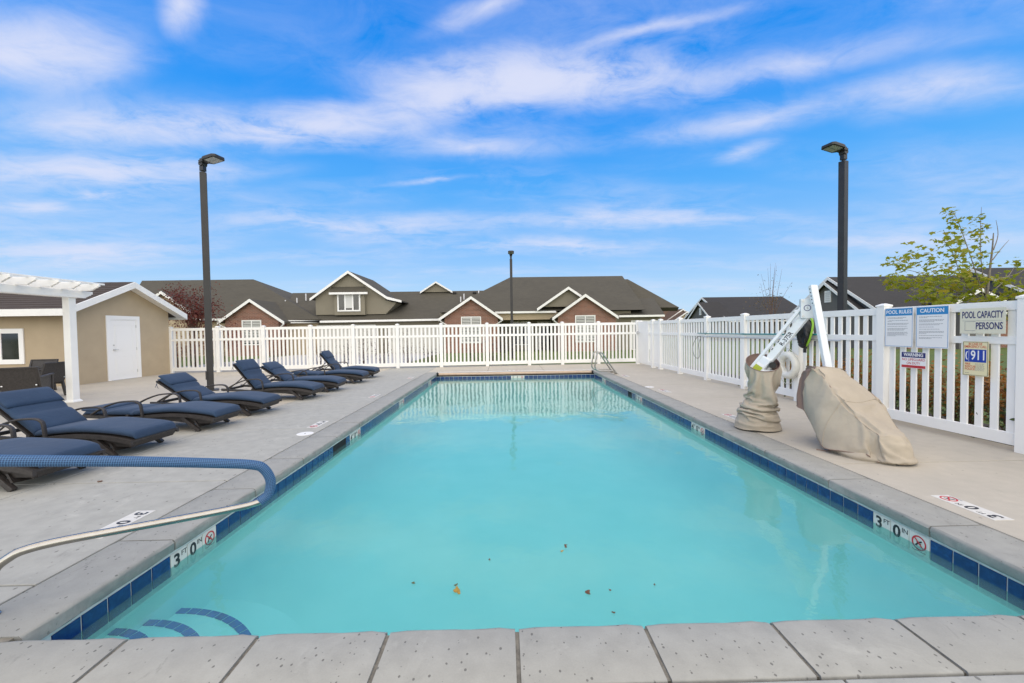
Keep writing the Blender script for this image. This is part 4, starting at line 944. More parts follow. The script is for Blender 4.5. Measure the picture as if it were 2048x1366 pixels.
# ================================================================== LAMP POSTS
def lamp(loc, label, hd, height=6.12, size=.155, rz=R(30)):
    """hd: direction (degrees, from +X) the head points to"""
    t = thing('lamp_post', (loc[0], loc[1], loc[2]), label, 'lamp post', 'pole mounted area lights')
    def W_(m_): # rotate about the pole and move to the base
        m_.v = [tuple(Matrix.Rotation(hd, 3, 'Z')@Vector(p)+Vector(loc)) for p in m_.v]; return m_
    def Wp(m_): m_.v = [tuple(Matrix.Rotation(rz, 3, 'Z')@Vector(p)+Vector(loc)) for p in m_.v]; return m_
    zt_ = height-.42; h = size/2
    Wp(MB().b2((-h, -h, 0.001), (h, h, zt_))).build('pole', 'bronze', t, bevel=.008)
    Wp(MB().b2((-.18, -.18, 0.001), (.18, .18, .03))).build('base_plate', 'bronze', t, bevel=.006)
    Wp(MB().b2((-h-.02, -h-.04, .30), (-h+.02, -h+.12, .52))).build('outlet_box', 'bronze', t, bevel=.005)
    W_(MB().tube([(0, 0, zt_-.02), (0, 0, zt_+.04)], .035, 14)).build('tenon', 'bronze', t, smooth=40)
    W_(MB().b2((-.06, -.055, zt_+.035), (.055, .055, zt_+.17))).build('knuckle', 'bronze', t, bevel=.012)
    W_(MB().tube([(0, -.075, zt_+.22), (0, .075, zt_+.22)], .062, 16)).build('knuckle_barrel', 'bronze', t, smooth=40)
    tl = Matrix.Rotation(R(-8), 3, 'Y')
    def head(poly, z0, z1):
        m_ = MB().prism([(x, y, z0) for x, y in poly], (0, 0, z1-z0)); m_.v = [tuple(tl@Vector(p)+Vector((0, 0, zt_+.27))) for p in m_.v]; return W_(m_)
    hw = .17
    hp = [(-.04, -.09), (.10, -.09), (.17, -hw), (.52, -hw), (.56, -hw+.04), (.56, hw-.04), (.52, hw), (.17, hw), (.10, .09), (-.04, .09)]
    hh = head(hp, -.035, .035).build('head', 'bronze', t, bevel=.012)
    head([(x*.82-.0, y*.7) for x, y in hp], .03, .085).build('driver_housing', 'bronze', t, bevel=.02)
    for k in range(2): head([(.20, -.135+.14*k), (.50, -.135+.14*k), (.50, -.005+.14*k), (.20, -.005+.14*k)], -.041, -.036).build('lens', 'lens', t)
    return t
bl = G(425, 781); lamp((bl[0]-.06, bl[1]+.02, 0), 'tall dark bronze lamp post standing between the blue loungers', R(-14), 6.13, .15, R(33))
lamp((8.62, 10.3, OUT), 'tall dark bronze lamp post rising behind the signed picket fence', R(194), 6.25, .15, R(20))
p = atY(1022.5, 560, 24.2); lamp((p[0], 24.2, OUT), 'distant dark lamp post in front of the brown roofed house', R(-90), 6.3, .15, R(0))

# ================================================================== PERGOLA
PX, PY = -9.80, 9.36
pg = thing('pergola', (PX, PY, 0), 'white vinyl pergola with notched rafter tails over the wicker dining set', 'pergola')
pm = [(PX, PY), (PX, PY-3.6), (PX-3.2, PY), (PX-3.2, PY-3.6)]
for (x, y) in pm:
    MB().b2((x-.075, y-.075, .0), (x+.075, y+.075, 2.36)).build('post', 'vinyl', pg, bevel=.006)
    MB().loft([[(x+a*s, y+b*s, z) for a, b in ((-1, -1), (1, -1), (1, 1), (-1, 1))] for s, z in ((.105, .001), (.105, .02), (.08, .055))]).build('post_base', 'vinyl', pg)
def tail_board(parent, a, b, z0, h, w, name):      # board from a to b with stepped scroll tails, top at z0+h
    a, b = np.array(a, float), np.array(b, float); d = b-a; L = np.linalg.norm(d); d /= L; q = np.array([-d[1], d[0]])
    pr = [(0, h), (0, h*.62), (.03, h*.60), (.045, h*.45), (.09, h*.36), (.13, h*.18), (.15, h*.15), (.17, 0)]
    pr = pr+[(L-u, v) for u, v in reversed(pr)]
    MB().prism([(*(a+d*u-q*w/2), z0+v) for u, v in pr], (q[0]*w, q[1]*w, 0)).build(name, 'vinyl', parent, bevel=.004, bseg=1)
for x in (PX, PX-3.2):
    for s in (-1, 1): tail_board(pg, (x+s*.10, PY-4.0), (x+s*.10, PY+.42), 2.36, .16, .045, 'beam')
y = PY+.18
while y > PY-3.9:
    tail_board(pg, (PX-3.65, y), (PX+.52, y), 2.522, .15, .045, 'rafter'); y -= .42
x = PX+.36
while x > PX-3.6:
    MB().b2((x-.02, PY-4.05, 2.674), (x+.02, PY+.45, 2.714)).build('purlin', 'vinyl', pg, bevel=.004, bseg=1); x -= .36

# ================================================================== DINING SET
def dining_chair(loc, rz, label):
    t = thing('dining_chair', (0, 0, 0), label, 'chair', 'wicker dining chairs')
    # local: seat faces +x
    for s in (-1, 1):
        MB().bar((.26, s*.27, 0.001), (.26, s*.27, .64), .05, .05, (1, 0, 0)).build('leg', 'wicker', t, bevel=.006)
        MB().bar((-.33, s*.27, 0.001), (-.25, s*.27, .42), .05, .05, (1, 0, 0)).build('leg', 'wicker', t, bevel=.006)
        MB().bar((.29, s*.28, .655), (-.30, s*.28, .62), .07, .035).build('armrest', 'wicker', t, bevel=.01)
        MB().prism([(.24, s*.27-.01, .30), (-.26, s*.27-.01, .30), (-.30, s*.27-.01, .60), (.24, s*.27-.01, .62)], (0, .02, 0)).build('side_panel', 'wicker', t)
        MB().bar((-.25, s*.29, .38), (-.40, s*.29, .84), .045, .05, (1, 0, 0)).build('back_post', 'wicker', t, bevel=.006)
    MB().b2((-.27, -.26, .34), (.27, .26, .40)).build('seat', 'wicker', t, bevel=.015)
    MB().prism([(-.265, -.27, .36), (-.38, -.27, .84), (-.405, -.27, .84), (-.29, -.27, .36)], (0, .54, 0)).build('backrest', 'wicker', t, bevel=.006)
    MB().bar((-.40, -.31, .845), (-.40, .31, .845), .055, .035).build('top_rail', 'wicker', t, bevel=.01)
    for s in (-1, 1): MB().tube([(-.318, s*.25, .47), (-.335, s*.25, .473)], .014, 8).build('bolt', 'alu', t)
    t.location = loc; t.rotation_euler = (0, 0, rz); return t
dining_chair((-10.32, 8.95, 0), R(118), 'brown wicker dining chair turned with its back to the loungers')
dining_chair((-11.42, 10.15, 0), R(186), 'brown wicker dining chair half hidden behind the white pergola post')
dining_chair((-12.75, 11.15, 0), R(-80), 'brown wicker dining chair set under the pool house window')
tb = thing('dining_table', (-12.7, 9.75, 0), 'dark wicker patio dining table under the pergola', 'table')
MB().b2((-13.55, 9.25, .70), (-11.92, 10.25, .735)).build('tabletop', 'glass', tb, bevel=.008); MB().b2((-13.5, 9.3, .62), (-11.97, 10.2, .698)).build('apron', 'wicker', tb, bevel=.008)
for a in (-13.45, -12.02):
    for b in (9.35, 10.15): MB().b2((a-.04, b-.04, .001), (a+.04, b+.04, .62)).build('leg', 'wicker', tb, bevel=.006)

# ================================================================== SUN LOUNGERS
def sect(w, t, n=6., N=28):     # rounded rectangle section, half sizes
    out = []
    for k in range(N):
        a = 2*math.pi*k/N; c, s = math.cos(a), math.sin(a); out.append((w*math.copysign(abs(c)**(2/n), c), t*math.copysign(abs(s)**(2/2.6), s)))
    return out
SEAT = [(.0, .200), (-.12, .232), (-.28, .258), (-.45, .275), (-.62, .284), (-.80, .282), (-.98, .270), (-1.12, .256), (-1.25, .246)]
def path_pts(ang, step=.025):
    P = smoothpath([(x, 0, z) for x, z in SEAT], 8); L = .74; h = P[-1]; d = Vector((-math.cos(ang), 0, math.sin(ang)))
    n = 14; B = [h+d*(L*k/n) for k in range(1, n+1)]
    return P, B
def lounger(ang, seed):
    rr = np.random.default_rng(seed)
    t = thing('sun_lounger', (0, 0, 0), None, None, 'sun loungers along the pool'); FX = .24
    mv = lambda p: (p[0]+FX, p[1], p[2])
    P, B = path_pts(ang)
    def loftpath(pts, w, thf, off, name, mat, parent, n=6., wf=None):
        m_ = MB(); rings = []
        for i, p in enumerate(pts):
            tg = (pts[min(i+1, len(pts)-1)]-pts[max(i-1, 0)]).normalized(); nn = Vector((tg.z, 0, -tg.x)); nn = nn if nn.z > 0 or abs(nn.z) < .2 and nn.x > 0 else -nn
            th, of = thf(i), off(i); ww = w*(wf(i) if wf else 1)
            rings.append([mv(p+nn*(of+b)+Vector((0, a, 0))) for a, b in sect(ww, th, n)])
        m_.loft(rings); return m_.build(name, mat, parent, smooth='all')
    # cushion: foot to head, pinched at the tufted seams
    full = P+B; dist = [0]
    for a, b in zip(full[:-1], full[1:]): dist.append(dist[-1]+(b-a).length)
    LT = dist[-1]; hinge = dist[len(P)-1]; seams = [hinge, hinge+.36]
    def th(i):
        s = dist[i]; e = min(s, LT-s); r = .045*(1-max(0, 1-e/.05)**2*.75)
        for q in seams: r -= .017*math.exp(-((s-q)/.022)**2)
        return r+.003*math.sin(s*9+seed)
    cu = loftpath(full, .315, th, lambda i: th(i)+.004, 'cushion', 'fabric', t, 7, wf=lambda i: 1-.05*max(0, 1-dist[i]/.16)**2-.03*max(0, 1-(LT-dist[i])/.05))
    # head pillow
    pl = [full[-1]+(full[-1]-full[-2]).normalized()*.015]+[p for p in B[::-1][:6]]
    loftpath(pl, .318, lambda i: .034*(1-.55*abs(2*i/(len(pl)-1)-1)**3), lambda i: .088, 'pillow', 'fabric', cu, 7)
    e = B[-2]; MB().tube([mv((e.x-.02, -.33, e.z)), mv((e.x-.01, -.345, e.z-.06)), mv((e.x+.01, -.34, e.z-.11))], .004, 5).build('tie', 'fabric', cu); MB().tube([mv((e.x-.01, -.335, e.z)), mv((e.x-.04, -.345, e.z-.09))], .004, 5).build('tie', 'fabric', cu)
    # frame
    for s in (-1, 1):
        y = s*.335; top = [(p.x, p.z) for p in P]; bot = []
        for p in P:
            u = -p.x; d = .052 if u < .30 else .046; bot.append((p.x, p.z-d-(.0 if u > .05 else 0)))
        poly = top+[(-1.95, .295), (-1.95, .245)]+bot[::-1]
        MB().prism([mv((x, y-.017, z)) for x, z in poly], (0, .034, 0)).build('side_rail', 'wicker', t, bevel=0)
        ip = [(p.x, p.z-.03) for p in P if p.x < -.03]; ip2 = [(p.x, max(.115, p.z-.15+.10*max(0, -p.x-.45))) for p in P if p.x < -.03]
        MB().prism([mv((x, s*.27-.008, z)) for x, z in ip+ip2[::-1]], (0, .016, 0)).build('inner_panel', 'wicker', t)
        MB().bar(mv((-.50, s*.305, .23)), mv((-.22, s*.325, 0.006)), .05, .05, (0, 1, 0)).build('leg', 'wicker', t, bevel=.006)
        MB().bar(mv((-1.55, s*.30, .25)), mv((-1.72, s*.315, 0.004)), .045, .06, (0, 1, 0)).build('leg', 'wicker', t, bevel=.006)
        ap = smoothpath([mv((-1.04, s*.365, .25)), mv((-1.055, s*.368, .41)), mv((-1.085, s*.37, .465)), mv((-1.17, s*.37, .49)), mv((-1.40, s*.37, .475)), mv((-1.62, s*.365, .40)), mv((-1.80, s*.36, .30))], 5)
        m_ = MB(); rings = []
        for i, p in enumerate(ap):
            tg = (ap[min(i+1, len(ap)-1)]-ap[max(i-1, 0)]).normalized(); nn = Vector((0, 1, 0)).cross(tg).normalized()
            rings.append([p+Vector((0, a, 0))+nn*b for a, b in sect(.024, .013, 4, 12)])
        m_.loft(rings).build('armrest', 'wicker', t, smooth=50)
        if ang > .1:
            q = B[7]; MB().bar(mv((q.x, s*.22, q.z-.02)), mv((-1.86, s*.22, .27)), .016, .016).build('prop', 'wicker', t)
    m_ = MB(); rings = []
    for p in P: rings.append([mv((p.x, -.318, p.z-.022)), mv((p.x, .318, p.z-.022)), mv((p.x, .318, p.z-.002)), mv((p.x, -.318, p.z-.002))])
    m_.loft(rings).build('seat_panel', 'wicker', t)
    m_ = MB(); rings = []
    for p in [P[-1]]+B: rings.append([mv((p.x, -.325, p.z-.03)), mv((p.x, .325, p.z-.03)), mv((p.x, .325, p.z-.002)), mv((p.x, -.325, p.z-.002))])
    m_.loft(rings).build('back_panel', 'wicker', t, bevel=0)
    MB().prism([mv((.0, -.352, .205)), mv((.0, .352, .205)), mv((-.045, .30, .11)), mv((-.045, -.30, .11))], (-.03, 0, 0)).build('foot_panel', 'wicker', t, bevel=.004)
    MB().prism([mv((-.30, -.30, .16)), mv((-.30, .30, .16)), mv((-.235, .315, .075)), mv((-.235, .12, .055)), mv((-.235, -.12, .055)), mv((-.235, -.315, .075))], (-.025, 0, 0)).build('apron', 'wicker', t)
    for x_ in (-1.90, -1.30): MB().b2(mv((x_-.02, -.335, .235)), mv((x_+.02, .335, .28))).build('crossbar', 'wicker', t)
    return t
A_RELAX, A_MID, A_HIGH, A_FLAT = R(35), R(39), R(52), R(2)
LG = [((-4.78, 4.30), R(-1), A_FLAT, 'blue cushioned wicker lounger behind the blue sleeved handrail, lying next to the first raised one'),
      ((-4.80, 5.36), R(-2), A_MID, 'blue cushioned wicker lounger with raised back close to the white pergola post'),
      ((-4.72, 6.61), R(0), A_FLAT, 'blue cushioned wicker lounger lying flat beside the tall lamp post row, between two raised ones'),
      ((-4.66, 7.74), R(1), A_RELAX, 'blue cushioned wicker lounger with low raised back right in front of the lamp post'),
      ((-4.53, 9.38), R(1), A_HIGH, 'blue cushioned wicker lounger with steep back just beyond the lamp post'),
      ((-4.45, 10.52), R(2), A_RELAX, 'blue cushioned wicker lounger with low raised back, second beyond the lamp post'),
      ((-4.40, 12.15), R(2), A_FLAT, 'blue cushioned wicker lounger lying flat next to the last one by the far fence'),
      ((-4.46, 13.42), R(3), A_HIGH, 'blue cushioned wicker lounger with steep back, last of the row by the far fence')]
for i, (p, rz, a, lab) in enumerate(LG):
    t = lounger(a, i); t.location = (p[0], p[1], .0); t.rotation_euler = (0, 0, rz); tag(t, lab, 'sun lounger')

# ================================================================== HANDRAILS
A0 = np.array([-2.73, 2.2, 0]); B0 = np.array([-1.68, 2.85, 0]); U0 = (B0-A0)/np.linalg.norm(B0-A0)
def rp(s, z): q = A0+U0*s; return (q[0], q[1], z)
hr = thing('handrail', (-3.2, 1.9, 0), 'stainless pool handrail loop with blue mesh sleeve by the entry steps', 'handrail')
up = [rp(-1.05, .905), rp(-.7, .94), rp(-.4, .912), rp(.015, .827), rp(.5, .732), rp(.94, .638), rp(1.155, .585), rp(1.222, .540), rp(1.257, .45), rp(1.240, .362), rp(1.19, .322)]
lo = [rp(1.19, .322), rp(1.10, .312), rp(.86, .313), rp(.5, .322), rp(.225, .328), rp(.09, .318), rp(.03, .292), rp(-.02, .245), rp(-.05, .15), rp(-.06, 0.002)]
full_up = smoothpath([rp(-1.34, 0.002), rp(-1.33, .3), rp(-1.28, .66)]+up, 8)
full_lo = smoothpath(lo, 8)
MB().tube(full_up+full_lo[1:], .0235, 16).build('tube', 'steel', hr, smooth=60)
sp = smoothpath(up, 14); m = MB(); m.tube(sp, .0315, 20)
o = m.build('sleeve', 'sleeve', hr, smooth='all', fix=False)
uvl = o.data.uv_layers.new(name='UV'); seg = 20; acc = [0]
for a, b in zip(sp[:-1], sp[1:]): acc.append(acc[-1]+(b-a).length)
for poly in o.data.polygons:
    js = [o.data.loops[li].vertex_index % seg for li in poly.loop_indices]; wrap = (0 in js) and (seg-1 in js)
    for li in poly.loop_indices:
        vi = o.data.loops[li].vertex_index; j = vi % seg
        if wrap and j == 0: j = seg
        uvl.data[li].uv = (acc[min(vi//seg, len(acc)-1)]/.0105, j/seg*19)
for s_, z_ in ((-1.34, 0), (-.06, 0)):
    q = rp(s_, 0); MB().loft([[(q[0]+r*math.cos(2*math.pi*k/24), q[1]+r*math.sin(2*math.pi*k/24), z) for k in range(24)] for r, z in ((.055, .001), (.055, .006), (.03, .02), (.0245, .022))]).build('escutcheon', 'steel', hr, smooth=40)
for i, y in enumerate((13.2, 13.7)):
    g_ = thing('handrail', (3.6, y, 0), ('nearer', 'farther')[i]+' stainless grab rail of the pair at the far pool corner', 'handrail', 'pair of grab rails at the far corner')
    pts = [(3.635, .002), (3.50, .17), (3.33, .42), (3.20, .62), (3.13, .70), (3.05, .72), (2.975, .66), (2.945, .52), (2.915, .36), (2.905, .26), (2.94, .165), (3.03, .115), (3.2, .108), (3.42, .108), (3.50, .095), (3.555, .05), (3.57, .002)]
    MB().tube(smoothpath([(x, y, z) for x, z in pts], 5), .0235, 12).build('tube', 'steel', g_, smooth=60)
    for x in (3.635, 3.57): MB().tube([(x, y, .001), (x, y, .012)], .042, 16).build('escutcheon', 'steel', g_)

# ================================================================== POOL LIFT
lf = thing('pool_lift', (3.75, 5.85, 0), 'white pool lift with slanted arm rising from a crumpled canvas base cover', 'pool lift')
# hidden mast and anchor
MB().b2((3.66, 5.76, .002), (3.86, 5.96, .86)).build('mast', 'liftwhite', lf, bevel=.01)
a_, b_ = np.array([3.68, 5.88, .80]), np.array([4.20, 5.55, 1.70])
d_ = (b_-a_)/np.linalg.norm(b_-a_)
MB().bar(a_+d_*.22, b_+d_*.03, .07, .105, (0, .4, 1)).build('arm', 'liftwhite', lf, bevel=.014)
upv = np.array([-.62, .25, .45]); upv -= d_*(upv@d_); upv /= np.linalg.norm(upv)
MB().bar(a_+upv*.115+d_*.02, b_+upv*.105-d_*.02, .05, .042, (0, .4, 1)).build('link_bar', 'liftwhite', lf, bevel=.01)
MB().bar(a_+upv*.03-d_*.02, a_+upv*.03+d_*.26, .12, .16, (0, .4, 1)).build('pivot_bracket', 'liftwhite', lf, bevel=.02)
MB().tube([a_+d_*.20-upv*.06+np.array([-.03, -.085, 0]), a_+d_*.20-upv*.06+np.array([.05, .08, 0])], .045, 14).build('actuator_joint', 'black', lf, smooth=40)
MB().bar(a_+d_*.20-upv*.07, a_-upv*.12-d_*.20, .05, .05).build('actuator', 'alu', lf, bevel=.01)
# knuckle plate, post and its holes
nrm = np.array([-.42, -.9, 0.]); nrm /= np.linalg.norm(nrm)
rt = np.cross(nrm, [0, 0, 1.]); rt = -rt/np.linalg.norm(rt)
fr = Frame(b_+nrm*.052, rt if rt[0] > 0 else -rt, (0, 0, 1))
pl_ = plate(fr, -.12, -.11, .06, .155, -.10, .006, 'knuckle_plate', 'liftwhite', lf, bevel=.004)
for u, v in ((-.095, .125), (.035, .125), (-.095, -.08), (.035, -.08)): annulus(fr, u, v, .001, .014, .004, .014, 'bolt', 'alu', pl_, 10)
annulus(fr, -.045, .03, .034, .042, .004, .0075, 'emblem', 'navyink', pl_); text(fr, 'S', -.045, .03, .045, 'greyink', pl_, n=.0075, name='emblem')
ptop, pbot = np.array([4.165, 5.46, 2.03]), np.array([4.16, 5.16, .82])
MB().bar(ptop, pbot, .09, .055, (0, 1, 0)).build('hanger_post', 'liftwhite', lf, bevel=.008)
pd = (pbot-ptop)/np.linalg.norm(pbot-ptop); frp = Frame(ptop+np.array([-.0465, 0, 0]), (0, -1, 0), -pd)
MB().bar(ptop+pd*.02+np.array([-.047, .0, 0]), ptop+pd*.28+np.array([-.047, 0, 0]), .004, .05, (0, 1, 0)).build('hole_strip', 'liftwhite', lf)
for k in range(5):
    q = ptop+pd*(.05+.05*k)+np.array([-.051, 0, 0]); MB().tube([q, q+np.array([.004, 0, 0])], .009, 8).build('pin_hole', 'black', lf)
# lettering on the arm, label
sd_ = np.cross(d_, upv); sd_ = sd_ if sd_[1] < 0 else -sd_
frt = Frame(a_+(b_-a_)*.56+sd_*.0, d_, np.cross(sd_, d_)); frt = Frame(frt.O, d_, np.cross(sd_, d_))
# the true outward face of the arm box
dv = Vector(d_); rv = dv.cross(Vector((0, .4, 1))).normalized(); uv_ = rv.cross(dv)
face = rv if rv.y < 0 else -rv
vdir = Vector(face).cross(dv); 
fra = Frame(np.array(a_+(b_-a_)*.56)+np.array(face)*.0368, np.array(dv), np.array(vdir))
text(fra, 'R-375R', 0, -.012, .085, 'blackink', lf, n=.001, bold=.012, name='lettering', sx=.85)
for k in range(5):
    plate(fra, -.36+.13*k, .042, -.33+.13*k, .052, .0006, .0012, 'slot_mark', 'blackink', lf)
frl = Frame(np.array(a_+d_*.10+upv*.03)+np.array(face)*.0615, np.array(dv), np.array(vdir))
plate(frl, -.09, -.06, .05, .06, .0004, .0012, 'warning_label', 'signwhite', lf); plate(frl, -.085, -.06, .01, .06, .0014, .0018, 'warning_label', 'labelgreen', lf)

# crumpled base cover: ring stack leaning like in the photo
bc = thing('lift_base_cover', (3.68, 5.86, 0), 'crumpled beige canvas cover bunched round the base of the pool lift', 'cover')
def cloth_part(me, name, mat, parent):
    me.transform(Matrix.Translation(-Vector(origin(parent)))); me.materials.clear(); me.materials.append(MT[mat]); me.polygons.foreach_set('use_smooth', [True]*len(me.polygons)); me.update()
    o = bpy.data.objects.new(name, me); link(o, parent); q = o.modifiers.new('smooth', 'SUBSURF'); q.levels = 1; q.render_levels = 1; return o
BASE_V = [tuple(v.co) for v in BASE_ME.vertices]
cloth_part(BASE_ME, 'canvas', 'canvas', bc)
rim = BASE_V[-BASE_NA:]; MB().tube(rim+[rim[0]], .006, 6).build('hem', 'canvas_brown', bc, smooth='all')

# draped seat cover
sc_ = thing('lift_seat_cover', (4.15, 4.75, 0), 'beige canvas cover with brown cap draped over the pool lift seat', 'cover')
vs_ = [Vector(v.co) for v in SEAT_ME.vertices]
def strip(i0, i1, name, mat):
    m_ = MB(); m_.loft([[vs_[i*SEAT_NV+j] for j in range(SEAT_NV)] for i in range(i0, i1+1)], False, False)
    me = m_.mesh(name, fix=False); orient(me, (4.15, 4.8, .35)); return cloth_part(me, name, mat, sc_)
CAPI = 15
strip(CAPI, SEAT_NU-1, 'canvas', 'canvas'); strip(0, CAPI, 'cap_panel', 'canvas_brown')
MB().loft([[vs_[j] for j in range(SEAT_NV)], [vs_[j]*.5+Vector((4.07, 5.34, .62))*.5 for j in range(SEAT_NV)], [Vector((4.07, 5.35, .62)) for j in range(SEAT_NV)]], False).build('back_panel', 'canvas', sc_, smooth='all')
MB().tube([vs_[i*SEAT_NV] for i in range(SEAT_NU)], .005, 6).build('hem', 'canvas_brown', sc_, smooth='all')
for i in (CAPI, 34): MB().tube([vs_[i*SEAT_NV+j]+Vector((0, 0, .002)) for j in range(SEAT_NV)], .0042, 6).build('seam', 'canvas', sc_, smooth='all')
MB().tube([(3.84, 4.66, .02), (3.77, 4.72, .006), (3.70, 4.78, .006)], .006, 5).build('drawstring', 'canvas_brown', sc_)
SK = [[(3.86, 4.99, .17), (3.83, 4.83, .21), (3.83, 4.70, .18), (3.88, 4.55, .17), (3.96, 4.40, .15), (4.0, 4.30, .10), (4.1, 4.24, .05)],
      [(3.86, 5.00, .12), (3.815, 4.84, .13), (3.81, 4.69, .11), (3.845, 4.53, .11), (3.935, 4.37, .10), (3.99, 4.285, .06), (4.1, 4.22, .03)],
      [(3.88, 4.99, .05), (3.81, 4.83, .045), (3.785, 4.65, .05), (3.80, 4.48, .045), (3.905, 4.335, .04), (3.985, 4.27, .025), (4.1, 4.20, .012)],
      [(3.90, 4.97, .003), (3.84, 4.80, .003), (3.82, 4.62, .003), (3.825, 4.46, .003), (3.92, 4.335, .003), (4.01, 4.26, .003), (4.1, 4.195, .003)]]
SS = wrinkle(upsample(SK, 10, 12), .012, 4)
MB().loft(SS, False).build('skirt', 'canvas', sc_, smooth='all')
MB().tube([r for r in SS[-1]], .005, 6).build('skirt_hem', 'canvas', sc_, smooth='all')

# ================================================================== THINGS HUNG ON THE FENCE
fa = math.atan2(RP[5][1]-RP[1][1], RP[5][0]-RP[1][0]); FN = np.array([-math.sin(fa), math.cos(fa), 0.]); FN = FN if FN[0] < 0 else -FN
FP = np.array([rx(4.5), 4.5, 0])
def fpt(y, z, off): q = np.array([rx(y), y, z])+FN*off; return q
pol = thing('telescopic_pole', fpt(9.5, 1.3, .06), 'long teal telescopic pool pole hung along the fence', 'pole')
MB().tube([fpt(11.75, 1.318, .075), fpt(9.6, 1.312, .078)], .013, 10).build('inner_tube', 'teal', pol, smooth=40); MB().tube([fpt(9.62, 1.312, .078), fpt(7.20, 1.325, .075)], .017, 10).build('outer_tube', 'teal', pol, smooth=40)
for y in (11.3, 7.9): MB().tube([fpt(y, 1.38, .03), fpt(y, 1.30, .07), fpt(y, 1.285, .09), fpt(y, 1.30, .105)], .006, 6).build('hook', 'rubber', pol)
pol = thing('pole', fpt(9.5, 1.2, .06), 'white aluminium pole with wire hook hung below the teal pole', 'pole')
MB().tube([fpt(11.55, 1.222, .065), fpt(6.9, 1.222, .065)], .016, 10).build('tube', 'alu', pol, smooth=40)
MB().tube(smoothpath([fpt(11.6, 1.225, .07), fpt(11.75, 1.20, .09), fpt(11.95, 1.0, .10), fpt(11.98, .78, .10), fpt(11.85, .62, .10), fpt(11.66, .60, .10), fpt(11.58, .72, .10), fpt(11.66, .98, .09), fpt(11.58, 1.2, .07)], 6), .006, 6).build('life_hook', 'rubber', pol, smooth=60)
# life ring
lr = thing('life_ring', fpt(8.06, .72, .10), 'off white life ring with grab rope hanging on a fence post', 'life ring')
cen = fpt(8.06, .705, .125); ev = np.array([math.cos(fa), math.sin(fa), 0.]); 
def ringpt(a, r): return cen+ev*(r*math.cos(a))+np.array([0, 0, r*math.sin(a)])
MB().tube([ringpt(2*math.pi*k/40, .205) for k in range(40)]+[ringpt(0, .205)], .072, 14, False).build('ring_body', 'ring', lr, smooth='all')
for k in range(4):
    a0 = math.pi/4+k*math.pi/2; pts = [ringpt(a0+t_*math.pi/2, .285+.045*math.sin(t_*math.pi)+(.05*math.sin(t_*math.pi) if k == 2 else 0))+FN*.02 for t_ in np.linspace(0, 1, 10)]
    MB().tube(pts, .006, 6).build('grab_rope', 'rope', lr, smooth=60)
    MB().tube([ringpt(a0-.09+.03*q, .205) for q in range(7)], .0745, 14, False).build('band', 'ring', lr, smooth='all')
MB().tube([ringpt(math.pi/2, .27), fpt(8.04, 1.05, .09), fpt(8.03, 1.13, .07)], .005, 6).build('hanger', 'rubber', lr)
# leaf net with lime rim
nt_ = thing('leaf_net', fpt(7.62, 1.30, .10), 'lime rimmed leaf net with black bag hanging on the fence', 'net')
cn = fpt(7.60, 1.40, .13)
def np_(a, ru, rz_, o): return cn+ev*(ru*math.cos(a))+np.array([0, 0, rz_*math.sin(a)])+FN*o
rim = [np_(2*math.pi*k/36, .15, .28*(1 if math.sin(2*math.pi*k/36) > 0 else 1.05), .03*math.sin(2*math.pi*k/18)) for k in range(37)]
MB().tube(rim, .019, 8, False).build('rim', 'lime', nt_, smooth='all')
rr_ = np.random.default_rng(5); rg = []
for i in range(12):
    t_ = i/11; rg.append([cn+ev*(.14*(1-.5*t_)*math.cos(a)*(1+.15*math.sin(5*a+i)))+np.array([0, 0, .26*(1-.45*t_)*math.sin(a)-.20*t_])+FN*(-.01+.10*math.sin(t_*2.6)+.012*math.sin(7*a+2*i)) for a in np.linspace(0, 2*math.pi, 28, endpoint=False)])
MB().loft(rg).build('bag', 'black', nt_, smooth='all')
MB().tube([np_(-math.pi/2, .15, .28, 0), np_(-math.pi/2, .1, .36, .02), np_(-math.pi/2, .1, .42, .02)], .028, 10).build('socket', 'black', nt_)

# ================================================================== SIGNS
def sign(y0, y1, z0, z1, label, base='signwhite', off=.068, tilt=0):
    """y0: edge towards the far end, y1: edge towards the camera"""
    A_ = fpt(y0, z0, off); B_ = fpt(y1, z0, off); t = thing('sign', tuple(A_), label, 'sign', 'pool signs on the fence')
    fr = Frame(A_, B_-A_, (0, math.sin(tilt), 1)); w = np.linalg.norm(B_-A_); h = z1-z0
    plate(fr, 0, 0, w, h, -.004, 0, 'panel', base, t, bevel=.0012)
    return t, fr, w, h
def lines(fr, t, u0, u1, rows, rng_, hgt=.0052):
    for v, a, b in rows:
        n = max(3, int((u1-u0)*(b-a)/.03)); u = u0+(u1-u0)*a; m_ = MB()
        while u < u0+(u1-u0)*b:
            wd = rng_.uniform(.010, .030); ue = min(u+wd, u0+(u1-u0)*b)
            if ue-u > .004: m_.prism([fr.p(u, v, .0008), fr.p(ue, v, .0008), fr.p(ue, v+hgt, .0008), fr.p(u, v+hgt, .0008)], fr.N*.0004)
            u = ue+.005
        m_.build('small_print', 'greyink', t)
def border(fr, t, w, h, i, th, mat, n=.0007):
    m_ = MB()
    for a, b, c, d in ((i, i, w-i, i+th), (i, h-i-th, w-i, h-i), (i, i+th, i+th, h-i-th), (w-i-th, i+th, w-i, h-i-th)): m_.prism([fr.p(a, b, n), fr.p(c, b, n), fr.p(c, d, n), fr.p(a, d, n)], fr.N*.0004)
    m_.build('border', mat, t)
rr_ = random.Random(3)
